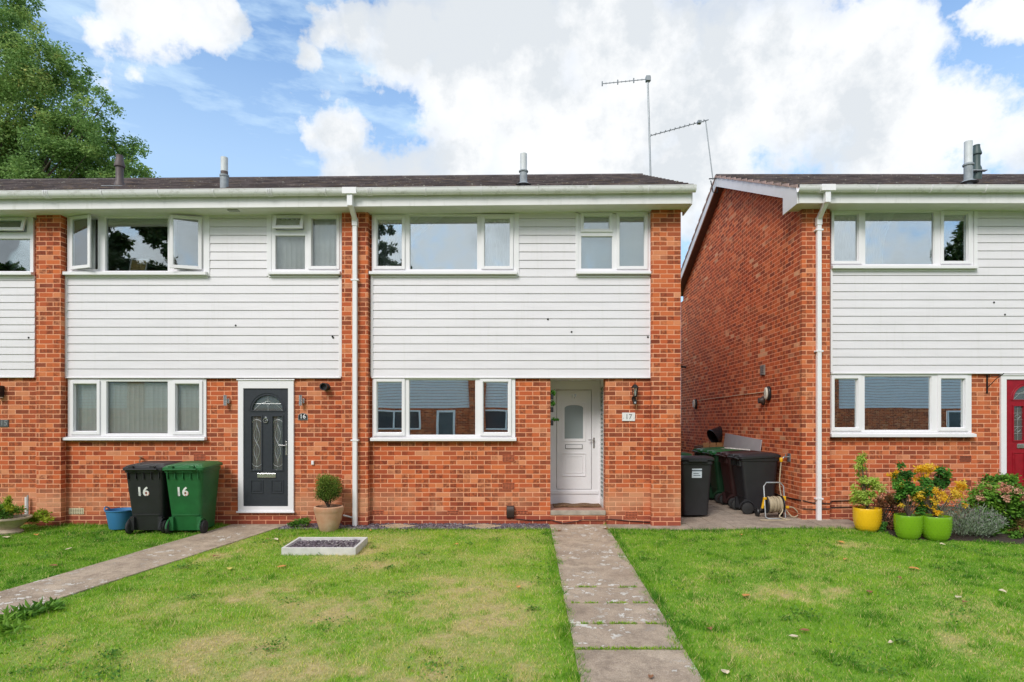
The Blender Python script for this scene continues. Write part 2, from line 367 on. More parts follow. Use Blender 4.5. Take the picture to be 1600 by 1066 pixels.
# ------------------------------------------------------------------ roof, eaves
def eaves_and_roof(parent, x0, x1, Y, Z, sag, ridge_y=3.7, left_end=False, right_end=False, depth=7.6, verge_part=False):
    """x0..x1 roof run; Y facade plane; Z house datum; sag(x) settles the roof line"""
    sk = lambda x, y, z: (x, y, z+sag(x))
    def bld(m, name, mat, **k):
        m.v = [sk(*v) for v in m.v]; return m.build(name, mat, parent, **k)
    yE = Y-.45; zE = Z+5.335; yR = Y+ridge_y; zR = Z+7.2; sl = (zR-zE)/(yR-yE); yB = Y+depth+.3; nseg = max(2, int((x1-x0)/1.2))
    m = MB(); gauge = .345; L = math.hypot(yR-yE, zR-zE); n = int(L/gauge)+1
    for side in (0, 1):
        for i in range(n):
            a = i*gauge; b = min(a+gauge+.03, L)
            pa, pb = yE+(yR-yE)*a/L, yE+(yR-yE)*b/L; za, zb = zE+(zR-zE)*a/L, zE+(zR-zE)*b/L
            if side: pa, pb = 2*yR-pa, 2*yR-pb
            poly = [(pa, za-.012), (pa, za+.036), (pb, zb+.006), (pb, zb-.012)]
            for k in range(nseg):
                xa, xb = x0+(x1-x0)*k/nseg, x0+(x1-x0)*(k+1)/nseg; m.prism(poly, xa, xb, 'x')
    roof = bld(m, 'roof', M['roof'])
    m = MB()
    for k in range(int((x1-x0)/.42)+1):
        xa = x0+k*.42; xb = min(xa+.415, x1)
        if xb-xa < .02: continue
        pts = [(yR+.13*math.cos(a), zR-.05+.085*math.sin(a)) for a in [math.pi*i/8 for i in range(9)]]
        m.prism(pts, xa, xb, 'x')
    bld(m, 'ridge', M['roof'])
    # soffit, fascia, gutter
    e0, e1 = x0+(.03 if left_end else 0), x1-(.03 if right_end else 0)
    bld(MB().box(e0, e1, Y-.41, Y+.001, Z+5.085, Z+5.10), 'soffit', M['soffit'])
    m = MB().box(e0, e1, Y-.43, Y-.41, Z+5.072, Z+5.265)
    bld(m, 'fascia', M['upvc_old'])
    if left_end or right_end:
        m = MB(); xe = x0+.015 if left_end else x1-.015
        m.prism([(Y-.409, Z+5.072), (Y+.13, Z+5.072), (Y+.13, zE+sl*.55+.0), (Y-.409, zE+sl*.02-.03)], xe-.011, xe+.011, 'x')
        bld(m, 'box_end', M['upvc_old'])
    c = Y-.492; R0 = .062; zt = Z+5.318
    m = MB(); prof = [(c+R0*math.cos(a), zt-.01+1.05*R0*math.sin(a)*1.35) for a in [math.pi+math.pi*i/12 for i in range(13)]]
    inner = [(c+(R0-.005)*math.cos(a), zt-.01+1.05*(R0-.004)*math.sin(a)*1.35) for a in [2*math.pi-math.pi*i/12 for i in range(13)]]
    prof = [(c-R0-.004, zt), (c-R0-.004, zt-.008)]+prof+[(c+R0, zt)]+[(c+R0-.006, zt)]+inner+[(c-R0+.005, zt)]
    m.prism(prof, x0-(.02 if left_end else 0), x1+(.02 if right_end else 0), 'x')
    gut = bld(m, 'gutter', M['gutter'], smooth=True)
    m = MB(); x = x0+.35; i = 0
    while x < x1-.1:
        w = .014 if i % 4 else .05
        pr = [(c+(R0+.012)*math.cos(a), zt-.008+1.05*(R0+.009)*math.sin(a)*1.35) for a in [math.pi+math.pi*i2/10 for i2 in range(11)]]
        pr2 = [(c+(R0+.0005)*math.cos(a), zt-.008+1.05*(R0+.0005)*math.sin(a)*1.35) for a in [2*math.pi-math.pi*i2/10 for i2 in range(11)]]
        m = MB()
        if i % 4: m.prism(pr+pr2, x-w/2, x+w/2, 'x')
        else:
            m.prism(pr+pr2, x-.035, x-.02, 'x'); m.prism(pr+pr2, x-.008, x+.008, 'x'); m.prism(pr+pr2, x+.02, x+.035, 'x')
        m.v = [sk(*v) for v in m.v]; m.build('gutter_clip', M['upvc'], gut)
        x += .86; i += 1
    # verge
    for flag, xv, s in ((left_end, x0, 1), (right_end, x1, -1)):
        if not flag: continue
        m = MB(); x_in = xv+s*.02
        for sd in (0, 1):
            f = (lambda y: y) if not sd else (lambda y: 2*yR-y)
            a, b = yE+.0, yR
            # bargeboard
            q = [(f(a+.30), zE+sl*.30-.235), (f(a+.30), zE+sl*.30-.035), (f(b), zR-.035), (f(b), zR-.235)]
            m.prism(q, x_in-.011, x_in+.011, 'x')
        bld(m, 'bargeboard', M['upvc_old'])
        m = MB()
        for sd in (0, 1):
            f = (lambda y: y) if not sd else (lambda y: 2*yR-y)
            q = [(f(yE+.06), zE+sl*.06-.034), (f(yE+.06), zE+sl*.06-.006), (f(yR), zR-.006), (f(yR), zR-.034)]
            m.prism(q, min(xv, xv+s*.28), max(xv, xv+s*.28), 'x')
            for i in range(n):       # mortar pointing under each tile end
                a = i*gauge+.01; b = min(a+gauge*.8, L-.01)
                if b <= a: continue
                pa, pb = f(yE+(yR-yE)*a/L), f(yE+(yR-yE)*b/L); za, zb = zE+(zR-zE)*a/L, zE+(zR-zE)*b/L
                m.prism([(pa, za-.03), (pa, za+.028), (pb, zb+.004), (pb, zb-.03)], xv-.012 if s > 0 else xv-.012, xv+.012, 'x')
        bld(m, 'verge', M['verge'])
        xo = (xv+s*.031, xv+s*.26); m = MB()   # boarded underside of the overhang
        for sd in (0, 1):
            f = (lambda y: y) if not sd else (lambda y: 2*yR-y)
            q = [(f(yE+.5), zE+sl*.5-.225), (f(yE+.5), zE+sl*.5-.21), (f(yR), zR-.21), (f(yR), zR-.225)]
            m.prism(q, min(xo), max(xo), 'x')
        bld(m, 'verge_soffit', simple_cache('brown_soffit', (.12, .07, .06)))
    return roof
_c = {}
def simple_cache(n, c, **k):
    if n not in _c: _c[n] = simple(n, c, **k)
    return _c[n]
def flue(roof, x, y, z0, h, r, kind, Z=0):
    m = MB()
    if kind == 'white':
        m.lathe([(r*1.08, -.25), (r*1.08, h*.40)], (x, y, z0), 20, 1); m.lathe([(r*1.35, h*.40), (r*1.4, h*.43), (r*1.1, h*.46)], (x, y, z0), 20, 1)
        m.lathe([(r, h*.46), (r, h), (r*.8, h+.006)], (x, y, z0), 20, 0)
        m.lathe([(r*2.4, -.02), (r*1.25, .02)], (x, y, z0), 20, 1)
    elif kind == 'banded':
        m.lathe([(r*1.15, -.25), (r*1.15, h*.34)], (x, y, z0), 20, 1); m.lathe([(r*1.3, h*.34), (r*1.32, h*.40)], (x, y, z0), 20, 1)
        m.lathe([(r*1.02, h*.40), (r*1.02, h*.52)], (x, y, z0), 20, 2); m.lathe([(r, h*.52), (r, h)], (x, y, z0), 20, 0)
    else:
        m.lathe([(r*1.15, -.25), (r*1.5, -.02), (r*1.3, .06), (r, .10), (r, h*.62), (r*1.35, h*.63), (r*1.4, h*.68), (r*1.05, h*.82), (r*.95, h*.9), (r*.9, h*.93), (r*.95, h), (r*.8, h)], (x, y, z0), 20, 0)
        m.box(x-r*4, x+r*2, y-.12, y-.04, z0-.035, z0-.02, 1)
    return m.build('flue', {'white': [M['flue_white'], M['flue_grey']], 'banded': [M['flue_white'], M['flue_grey'], M['flue_brown']], 'brown': [M['flue_brown'], M['flue_grey']], 'green': [simple_cache('flue_dark_green', (.05, .08, .075)), M['flue_grey']]}[kind], roof, smooth=True)

def downpipe(parent, xt, xb, Y, Z, zg, sag, clips):
    """square pipe: outlet under the gutter, swan-neck back to the pier, then down"""
    m = MB(); h = .034; s = sag(xt); yg = Y-.49; yp = Y-.13-.045
    m.box(xt-.11, xt+.11, yg-.072, yg+.02, Z+5.225+s, Z+5.325+s)
    m.box(xt-.042, xt+.042, yg-.05, yg+.05, Z+5.05+s, Z+5.226+s)
    def seg(p, q):
        p, q = Vector(p), Vector(q); d = (q-p).normalized(); xx = Vector((1, 0, 0)); xx = (xx-d*xx.dot(d)).normalized(); yy = d.cross(xx)
        vs = [c+xx*a*h+yy*b*h for c in (p, q) for a, b in ((-1, -1), (1, -1), (1, 1), (-1, 1))]
        m.add(vs, [(0, 1, 2, 3), (7, 6, 5, 4), (0, 4, 5, 1), (1, 5, 6, 2), (2, 6, 7, 3), (3, 7, 4, 0)])
    seg((xt, yg, Z+5.10+s), (xb, yp, Z+4.90)); seg((xb, yp, Z+4.93), (xb, yp, zg))
    m.box(xb-.042, xb+.042, yp-.042, yp+.042, Z+4.80, Z+4.93)
    dp = m.build('downpipe', M['upvc'], parent, bevel=.005)
    for z in clips: MB().box(xb-.06, xb+.06, yp-.040, yp+.042, z-.012, z+.012).build('pipe_clip', M['upvc'], dp)
    return dp

# ------------------------------------------------------------------ house shells
def shell(parent, x0, x1, Y, Z, openings, depth=7.6, left_wall=None, right_wall=None, zr=7.12, sag=lambda x: 0, recess=None, ridge_y=3.7):
    top = Z+5.09+sag(x0)
    m = MB().panel(x0+(.2505 if left_wall == 'pier' else 0), x1, Z-.4, top, openings, Y, Y+.25)
    m.build('wall', M['brick'], parent)
    m = MB(); m.box(x0, x1, Y+depth-.25, Y+depth, Z-.4, top); m.build('rear_wall', M['brick'], parent)
    for wall, xa, xb in ((left_wall, x0, x0+.25), (right_wall, x1-.25, x1)):
        if not wall: continue
        ya, yb = Y+.2505 if wall != 'pier' else Y+.0, Y+depth-.2505
        ye = Y-.45; sl = (7.2-5.335)/(ridge_y+.45); zt = lambda y: Z+5.335+sl*(y-ye)-.09 if y < Y+ridge_y else Z+5.335+sl*(2*(Y+ridge_y)-y-ye)-.09
        pts = [(ya, Z-.4), (ya, zt(ya)), (Y+ridge_y, zt(Y+ridge_y)), (yb, zt(yb)), (yb, Z-.4)]
        pts = [(p, z+sag((xa+xb)/2)) for p, z in pts]
        MB().prism(pts, xa, xb, 'x').build('gable_wall', M['brick_gable'] if wall == 'pier' or wall == 'gable' else M['brick'], parent)
    i0, i1 = x0+(.25 if left_wall else .02), x1-(.25 if right_wall else .02)
    m = MB()
    if recess: a, b = recess
    m.box(i0, i1, Y+4.1, Y+4.2, Z+.2, Z+5.0)
    m.box(i0, i0+.05, Y+.26, Y+4.1, Z+.2, Z+5.0); m.box(i1-.05, i1, Y+.26, Y+4.1, Z+.2, Z+5.0)
    m.build('interior_wall', M['plaster'], parent)
    m = MB(); m.box(i0, i1, Y+.26, Y+4.1, Z+.1, Z+.195); m.box(i0, i1, Y+.26, Y+4.1, Z+2.46, Z+2.62); m.box(i0, i1, Y+.26, Y+4.1, Z+5.0, Z+5.06)
    m.build('interior_floor', M['carpet'], parent)

def pier(parent, x0, x1, Y, z0, z1):
    return MB().box(x0, x1, Y-.13, Y-.001, z0, z1).build('brick_pier', M['brick'], parent, bevel=.008)

sagL = lambda x: -.0088*(2.6-x)
YP = -.13                                            # pier faces
XPARTY1, XPARTY2 = fx(79), fx(557)
XEND = fx(1064, YP)

# ---- house with the white recessed door
h17 = thing('terraced_house', 'end-terrace brick house with white cladding and a recessed white front door', 'house', (fx(800), 0, 0), 'brick terraced houses')
g17 = (582, 805, 591, 683); u17a = (581, 805, 334.5, 424.5); u17b = (903, 1015, 334.5, 424.5); door17 = (860, 946, 590.5, 806)
UY = -.035; GY = -.02
o = [R(g17, 0), R(u17a, 0), R(u17b, 0), R(door17, 0)]
shell(h17, XPARTY2, XEND, 0, 0, o, right_wall='gable', sag=sagL)
pier(h17, fx(534, YP), fx(575, YP), 0, -.4, 5.08); pier(h17, fx(1018, YP), XEND, 0, -.4, 5.085)
CB = fz(589.3, -.02)
def cladding(parent, main, strips, trims, Y=-.02, base=CB, ph=PH):
    m = MB(); r = R(main, Y); planks(m, r[0], r[1], r[2], r[3], Y, base, ph)
    for s in strips:
        q = R(s, Y); planks(m, q[0], q[1], q[2], q[3], Y, base, ph)
    c = m.build('cladding', M['clad'], parent)
    m = MB(); m.box(r[0]-.02, r[1]+.005, Y-.034, Y+.015, r[2]-.02, r[2]-.001)
    for t in trims:
        q = R(t, Y); m.box(q[0], q[1], Y-.024, Y+.01, q[2], q[3])
    m.build('trim', M['upvc'], c, bevel=.002); return c
def holes_in(c, pts, Y=-.02):
    for px, py in pts:
        x, z = fx(px, Y), fz(py, Y); m = MB().lathe([(.013, 0), (.016, .006), (.007, .014)], (0, 0, 0), 10)
        m.v = [(x+v[0], Y-.012-v[2], z+v[1]) for v in m.v]; m.build('vent_hole', M['dark'], c)
c17 = cladding(h17, (583, 1017, 431, 589.3), [(811, 899, 333, 431)], [(579.5, 583, 430, 589), (804.6, 811, 332, 432), (899, 903.6, 332, 432), (1014.6, 1018, 334, 589), (583, 808, 431, 434), (902, 1016, 431, 434), (808, 902, 331, 333), (578, 1018, 330, 334)])
holes_in(c17, [(856, 499), (893, 519), (1012, 527)])
window(h17, u17a, [(589, 628, 342, 416, 'sash'), (640, 746, 337, 421, 'fixed'), (757, 797, 341, 416, 'sash')], UY, (578, 808, 424, 430), 'glass_mid')
window(h17, u17b, [(912, 952, 338, 358, 'sash'), (908, 957, 369, 420, 'fixed'), (968, 1007, 337.5, 416, 'sash')], UY, (900, 1018, 424, 429.5))
window(h17, g17, [(589, 628, 597, 676, 'sash'), (639, 743, 593.5, 680, 'fixed'), (755, 794, 597, 676, 'sash')], GY, (580, 807, 683, 689), 'glass_hi')
for a in ((785, 804, 711, 722), (785, 804, 754, 765), (582, 600, 797.5, 803.5), (699, 717, 797.5, 803.5), (806, 825, 797.5, 803.5), (977, 996, 799.5, 810)): air_brick(h17, *a)
roof17 = eaves_and_roof(h17, XPARTY2, 2.6, 0, 0, sagL, right_end=True)
flue(roof17, fx(818, -.1), -.1, 5.50, .49, .055, 'white')
downpipe(h17, fx(547.5, -.49), fx(555, YP-.04), 0, 0, -.03, sagL, [fz(438, -.17), fz(688, -.17)])
# recess and white door
rx0, rx1, rz0, rz1 = R(door17, 0); YD = .77; stepz = .235
m = MB(); m.box(rx0-.12, rx0, .2505, YD+.1, -.1, rz1+.1, 0); m.build('recess_wall', M['upvc_old'], h17)
m = MB().panel(.2505, YD+.1, -.1, rz1+.1, [(.32, .68, stepz+.12, rz1-.12)], rx1, rx1+.1)
m.v = [(v[1], v[0], v[2]) for v in m.v]; m.f = [f[::-1] for f in m.f]; m.build('recess_side', M['upvc_old'], h17)
m = MB().box(rx1+.02, rx1+.03, .33, .67, stepz+.13, rz1-.13); ms = m.build('side_pane', M['frost'], h17)
m = MB()
for k in range(26):
    zz = stepz+.16+k*(rz1-stepz-.32)/25; m.box(rx1+.006, rx1+.019, .335+(.012 if k % 2 else 0), .655, zz, zz+.03)
m.build('lead_pattern', simple_cache('obscure_pattern', (.13, .17, .16)), ms)
MB().box(rx0-.02, rx1+.02, .2505, YD+.1, rz1+.001, rz1+.05).build('recess_ceiling', M['upvc_old'], h17)
MB().box(rx0-.004, rx1+.004, -.012, .01, rz1-.01, rz1+.012).build('recess_trim', M['upvc'], h17)
MB().box(rx0+.001, rx1-.001, -.03, YD+.08, -.2, stepz-.075, 0).build('step_base', M['brick'], h17)
MB().box(rx0+.0015, rx1-.0015, -.045, .012, stepz-.074, stepz).build('step', M['concrete'], h17, bevel=.008)
MB().box(rx0+.0015, rx1-.0015, .0125, YD+.08, stepz-.074, stepz-.002).build('step_tread', simple_cache('quarry_tile', (.40, .20, .14), var=.2), h17)
def RD(p): return R(p, YD)
dl = RD((870, 923.5, 610, 764)); fr = (rx0+.001, rx1-.001, stepz+.001, rz1-.001)
gA = RD((882, 911, 633, 685.5))
door = MB().panel(dl[0], dl[1], dl[2], dl[3], [(gA[0], gA[1], gA[2], gA[3])], YD-.02, YD+.025).build('door', M['upvc'], h17, label='white panelled front door with arched obscured glass')
MB().panel(fr[0], fr[1], fr[2], fr[3], [(dl[0]-.008, dl[1]+.008, dl[2]-.008, dl[3]+.008)], YD-.03, YD+.04).build('door_frame', M['upvc'], door)
m = MB(); m.box(dl[0]-.1, dl[1]+.12, YD-.045, YD-.031, dl[2]-.085, dl[2]-.03); m.build('weather_bar', M['upvc'], door, bevel=.004)
glassbox(gA, YD, M['frost'], door)
m = MB(); cxm = (gA[0]+gA[1])/2; w2 = (gA[1]-gA[0])/2    # arched bead
arch = [(cxm+w2*1.0*math.cos(a), gA[3]-.055+.055*math.sin(a)) for a in [math.pi*i/10 for i in range(11)]]
m.prism([(gA[0]-.002, gA[3]+.002), (gA[1]+.002, gA[3]+.002), (gA[1]+.002, gA[3]-.055)]+arch[1:], YD-.021, YD-.008, 'y'); 
m.ring(gA[0]-.045, gA[1]+.045, gA[2]-.045, gA[3]+.045, .014, YD-.03, YD-.0205)
pr = RD((878, 915, 708, 744)); m.ring(pr[0], pr[1], pr[2], pr[3], .014, YD-.032, YD-.0205); m.ring(pr[0]+.055, pr[1]-.055, pr[2]+.055, pr[3]-.055, .008, YD-.028, YD-.0205)
m.build('moulding', M['upvc'], door, bevel=.004)
q = RD((883, 910, 694.5, 701.5)); m = MB(); m.box(q[0], q[1], YD-.028, YD-.021, q[2], q[3], 1); m.box(q[0]+.01, q[1]-.01, YD-.034, YD-.027, q[2]+.01, q[3]-.008, 0); m.build('letter_plate', [M['upvc'], simple_cache('letterbox_edge', (.12, .12, .12))], door)
hx = fx(927.5, YD); hz = fz(690, YD); m = MB(); m.box(hx-.014, hx+.014, YD-.042, YD-.030, hz-.11, hz+.07); m.tube([(hx, YD-.04, hz+.03), (hx, YD-.08, hz+.03), (hx-.10, YD-.08, hz+.03)], .009); m.build('handle', M['chrome'], door, bevel=.003)
text('door_number', '17', .105, front(fx(896, YD), YD-.022, fz(620, YD)), M['chrome'], door, .006)
m = MB(); mz = stepz   # coir mat, curled at the back
xa, xb = fx(865, .45), fx(938, .45)
for i in range(24):
    u0, u1 = i/24, (i+1)/24; zz = lambda u: mz+.012+.014*abs(math.sin(u*7))**2
    y0 = .33
    m.add([(xa+(xb-xa)*u, y, zz(u)+dz) for u in (u0, u1) for y in (y0, .66) for dz in (-.011, .008)], [(0, 1, 5, 4), (2, 6, 7, 3), (1, 3, 7, 5), (0, 4, 6, 2), (0, 2, 3, 1), (4, 5, 7, 6)])
tag(m.build('doormat', M['coir']), 'worn brown coir doormat on the step of the white front door', 'doormat')

# ---- house with the anthracite door
h16 = thing('terraced_house', 'mid-terrace brick house with open upstairs windows and a dark grey front door', 'house', (fx(318), 0, 0), 'brick terraced houses')
g16 = (106, 322, 592, 682); u16a = (105, 322, 335.5, 425); u16b = (424, 530, 335.5, 424.5); door16 = (373, 459.5, 592, 801)
shell(h16, XPARTY1, XPARTY2-.0005, 0, 0, [R(g16, 0), R(u16a, 0), R(u16b, 0), R(door16, 0)], sag=sagL)
pier(h16, fx(56.5, YP), fx(95, YP), 0, -.4, fz(326, YP))
c16 = cladding(h16, (106, 533, 431.5, 589.3), [(328.5, 417.5, 334, 431.5)], [(103, 106, 430, 589), (321.5, 328.5, 333, 432), (417.5, 424.6, 333, 432), (529.6, 534.6, 334, 589), (106, 325.5, 431.5, 434.5), (420.5, 533, 431, 434), (103, 535, 331.5, 335)])
holes_in(c16, [(369, 509), (520, 526), (521, 528)])
window(h16, u16a, [(117, 149, 345, 417, 'openL'), (164, 262, 340, 423.5, 'fixed'), (276, 311, 345, 417, 'openR')], UY, (103, 325, 424.5, 431))
window(h16, u16b, [(434, 471, 343, 356, 'openT'), (430, 476.5, 368, 421, 'fixed'), (487, 526, 341, 416, 'sash')], UY, (421, 533, 424, 430), 'glass_lo')
window(h16, g16, [(116, 152, 600, 674, 'sash'), (166, 262, 596, 678, 'fixed'), (275, 312, 600, 674, 'sash')], GY, (101, 323, 682, 688), 'glass_lo')
air_brick(h16, 303, 321, 709, 721); air_brick(h16, 108, 131, 794, 803.5, mat='cream')
roof16 = eaves_and_roof(h16, XPARTY1, XPARTY2-.001, 0, 0, sagL)
flue(roof16, fx(350.5, -.1), -.1, 5.46, .47, .055, 'banded')
flue(roof16, fx(187, .9), .9, 5.85, .56, .062, 'brown')
# grey soffit vent
MB().box(fx(356, -.3), fx(372, -.3), -.32, -.24, 5.068+sagL(-4.6), 5.086+sagL(-4.6)).build('soffit_vent', M['grey'], h16)

def composite_door(parent, fr, dl, arch, panes, panels, letter, Y, mat, frame_label, handle=None, knocker=None, lead='twist', label=None):
    f = R(fr, Y); d = R(dl, Y)
    a = R(arch, Y); ps = [R(p, Y) for p in panes]
    door = MB().panel(d[0], d[1], d[2], d[3], [p for p in ps]+[(a[0], a[1], a[2], a[3])], Y-.005, Y+.04).build('door', mat, parent, label=label)
    MB().panel(f[0], f[1], f[2], f[3], [(d[0], d[1], d[2], d[3])], Y-.025, Y+.06).build('door_frame', M['upvc'], door)
    m = MB(); m.box(f[0]-.02, f[1]+.02, Y-.05, Y-.026, f[2]-.005, f[2]+.022); m.box(f[0]-.02, f[1]+.02, Y-.04, Y-.026, f[3]-.022, f[3]-.003); m.build('threshold', M['upvc'], door, bevel=.003)
    cx, hw, hh = (a[0]+a[1])/2, (a[1]-a[0])/2, a[3]-a[2]
    m = MB(); N = 20; ell = [(cx+hw*math.cos(math.pi*i/N), a[2]+hh*math.sin(math.pi*i/N)) for i in range(N+1)]
    for i in range(N):      # fill the corners above the arch
        (x0, z0), (x1, z1) = ell[i], ell[i+1]; m.add([(x0, Y-.0045, z0), (x1, Y-.0045, z1), (x1, Y-.0045, a[3]+.0005), (x0, Y-.0045, a[3]+.0005), (x0, Y+.03, z0), (x1, Y+.03, z1)], [(0, 1, 2, 3), (0, 4, 5, 1)])
    m.tube([(x, Y-.008, z) for x, z in ell], .010, 6); m.box(a[0]-.02, a[1]+.02, Y-.016, Y-.004, a[2]-.012, a[2]+.004)
    e2 = [(cx+(hw+.035)*math.cos(math.pi*i/N), a[2]+(hh+.035)*math.sin(math.pi*i/N)) for i in range(N+1)]; m.tube([(x, Y-.007, z) for x, z in e2], .006, 6)
    for p in ps: m.ring(p[0]-.022, p[1]+.022, p[2]-.022, p[3]+.022, .02, Y-.017, Y-.0045)
    for p in panels:
        q = R(p, Y); m.ring(q[0], q[1], q[2], q[3], .014, Y-.014, Y-.0045); m.box(q[0]+.035, q[1]-.035, Y-.013, Y-.0045, q[2]+.035, q[3]-.035)
    m.build('moulding', mat, door, bevel=.003)
    MB().box(a[0], a[1], Y+.012, Y+.018, a[2], a[3]).build('pane', M['doorglass'], door)
    for p in ps: MB().box(p[0], p[1], Y+.012, Y+.018, p[2], p[3]).build('pane', M['doorglass'], door)
    m = MB(); r = .0032; yy = Y+.008
    m.tube([(cx, yy, a[2]), (cx, yy, a[3])], r, 5); m.tube([(a[0]+.03, yy, a[2]+hh*.45), (a[1]-.03, yy, a[2]+hh*.45)], r, 5)
    for s in (-1, 1): m.tube([(cx+s*hw*.93, yy, a[2]), (cx+s*hw*.5, yy, a[2]+hh*.42), (cx, yy, a[2]+hh*.62)], r, 5)
    m.tube([(cx-.04, yy-.001, a[2]+hh*.5), (cx, yy-.001, a[2]+hh*.74), (cx+.04, yy-.001, a[2]+hh*.5), (cx, yy-.001, a[2]+hh*.26), (cx-.04, yy-.001, a[2]+hh*.5)], r, 5)
    for p in ps:
        c = (p[0]+p[1])/2; w = (p[1]-p[0])/2; H = p[3]-p[2]
        m.tube([(c, yy, p[2]), (c, yy, p[3])], r*.8, 5)
        if lead == 'twist':
            for ph in (0, math.pi):
                m.tube([(c+w*.75*math.sin(ph+t*math.pi*2.0)*math.sin(math.pi*t), yy-.001, p[2]+H*(.12+.76*t)) for t in [i/24 for i in range(25)]], r*1.2, 5)
            for t, s in ((.06, 1), (.94, -1)): m.tube([(c+w*.95*math.cos(b), yy, p[2]+H*t+s*.05*(1-math.sin(b))+0*s) for b in [math.pi*i/8 for i in range(9)]], r, 5)
        else:
            for t in (.2, .4, .6, .8): m.tube([(p[0], yy, p[2]+H*t), (p[1], yy, p[2]+H*t)], r*.8, 5)
            for t in (.3, .7): m.tube([(c, yy, p[2]+H*(t-.07)), (c+w*.6, yy, p[2]+H*t), (c, yy, p[2]+H*(t+.07)), (c-w*.6, yy, p[2]+H*t), (c, yy, p[2]+H*(t-.07))], r, 5)
    m.build('lead_came', M['lead'], door)
    q = R(letter, Y); MB().box(q[0], q[1], Y-.022, Y-.005, q[2], q[3]).build('letter_plate', M['chrome'], door, bevel=.006)
    if handle:
        x, z = fx(handle[0], Y), fz(handle[1], Y); m = MB(); m.box(x-.014, x+.014, Y-.018, Y-.005, z-.16, z+.06); m.tube([(x, Y-.015, z), (x, Y-.055, z), (x-.11, Y-.055, z+.004)], .009); m.build('handle', M['chrome'], door, bevel=.002)
    if knocker:
        x, z = fx(knocker[0], Y), fz(knocker[1], Y); m = MB(); m.tube([(x+.034*math.cos(b), Y-.022, z+.034*math.sin(b)) for b in [2*math.pi*i/20 for i in range(21)]], .007, 6)
        m.lathe([(.014, 0), (.018, .01), (.006, .02)], (0, 0, 0), 10); k = len(m.v)-30
        m.v = m.v[:k]+[(x+v[0], Y-.005-v[2], z+.05+v[1]) for v in m.v[k:]]; m.lathe([(.018, 0), (.012, .012)], (0, 0, 0), 12); k = len(m.v)-24
        m.v = m.v[:k]+[(x+v[0], Y-.005-v[2], z+v[1]) for v in m.v[k:]]; m.build('door_knocker', M['chrome'], door)
    return door
composite_door(h16, (373, 459.5, 592.5, 800.5), (381, 451, 607, 791), (394, 443, 617.5, 642), [(393.5, 408.5, 651, 734), (426.5, 441.5, 651, 734)], [(392, 411.5, 750, 771), (424, 443.5, 750, 771)], (402.5, 431.5, 739.5, 746.5), -.01, M['anthracite'], '', (448, 696), (415.5, 657.5), label='anthracite front door with leaded glass and arched top light')

# ---- neighbour at the far left
h15 = thing('terraced_house', 'mid-terrace brick house cut off by the left edge of the photo', 'house', (-10.0, 0, 0), 'brick terraced houses')
XL = fx(-430)
u15 = (-110, 52, 336, 426); g15 = (-330, -120, 592, 682)
shell(h15, XL, XPARTY1-.0005, 0, 0, [R(u15, 0), R(g15, 0), R((-330, -200, 336, 426), 0), R((-100, -14, 592, 801), 0)], left_wall='gable', sag=sagL)
pier(h15, XL, fx(-390), 0, -.4, 4.98)
c15 = cladding(h15, (-388, 55, 432, 588.5), [(-200, -112, 336, 432)], [(-388, 56, 432, 435), (-388, 57, 333, 336)], base=fz(588.5, -.02), ph=.1205)
holes_in(c15, [(46, 528)])
window(h15, u15, [(-100, -30, 345, 418, 'sash'), (-12, 47, 373, 424, 'fixed'), (-5, 38, 346.5, 359, 'openT')], UY, (-112, 54, 425, 431))
window(h15, (-330, -200, 336, 426), [(-320, -212, 345, 418, 'fixed')], UY, (-332, -198, 425, 431))
window(h15, g15, [(-320, -280, 600, 674, 'sash'), (-266, -180, 596, 678, 'fixed'), (-168, -132, 600, 674, 'sash')], GY, (-332, -118, 682, 688))
composite_door(h15, (-100, -14, 592.5, 800.5), (-92, -22, 607, 791), (-80, -34, 617.5, 642), [(-80, -65, 651, 734), (-48, -33, 651, 734)], [(-81, -63, 750, 771), (-50, -31, 750, 771)], (-71, -42, 739.5, 746.5), -.01, M['upvc'], '', (-24, 696), None, label='white front door')
eaves_and_roof(h15, XL-.12, XPARTY1-.001, 0, 0, sagL, left_end=True)
m = MB(); m.tube([(fx(46), -.06, fz(776)), (fx(46), -.06, fz(807))], .022, 10); m.build('pipe_stub', M['upvc_old'], h15)
m = MB(); m.tube([(fx(57), -.17, fz(772)), (fx(57), -.17, fz(810))], .012, 8); m.build('pipe_stub', M['grey'], h15)

# ---- house on the right with the gable
YR_, ZR_ = .23, .09
YRP = YR_-.13
hR = thing('terraced_house', 'end-terrace brick house on the right showing its gable wall and a red front door', 'house', (6.5, YR_, 0), 'brick terraced houses')
XG = fx(1253, YRP); XRR = 11.6
def RR(p): return R(p, YR_)
uRa = (1299, 1521, 329, 415); gR = (1298, 1518, 584, 676.5); dR = (1562.5, 1645, 584.5, 790); uRb = (1618, 1725, 329, 415)
sag0 = lambda x: 0.0
shell(hR, XG, XRR, YR_, ZR_, [RR(uRa), RR(gR), RR(dR), RR(uRb)], left_wall='pier', right_wall='gable')
pier(hR, XG, fx(1297, YRP), YR_, ZR_-.4, ZR_+5.085)
cR = cladding(hR, (1299, 1765, 421.5, 582.5), [(1526, 1614, 326, 421.5)], [(1297, 1300, 421, 582), (1520.5, 1526, 326, 422), (1300, 1523, 421.5, 424.5), (1614, 1618.6, 326, 422), (1298, 1765, 323.5, 327)], Y=YR_-.02, base=fz(583.2, YR_-.02))
holes_in(cR, [(1552, 473), (1569, 492)], YR_-.02)
window(hR, uRa, [(1303, 1341, 335, 408, 'sash'), (1352, 1460, 331, 413, 'fixed'), (1474, 1512, 335, 408, 'sash')], YR_-.035, (1298, 1524, 415, 421), 'glass_mid')
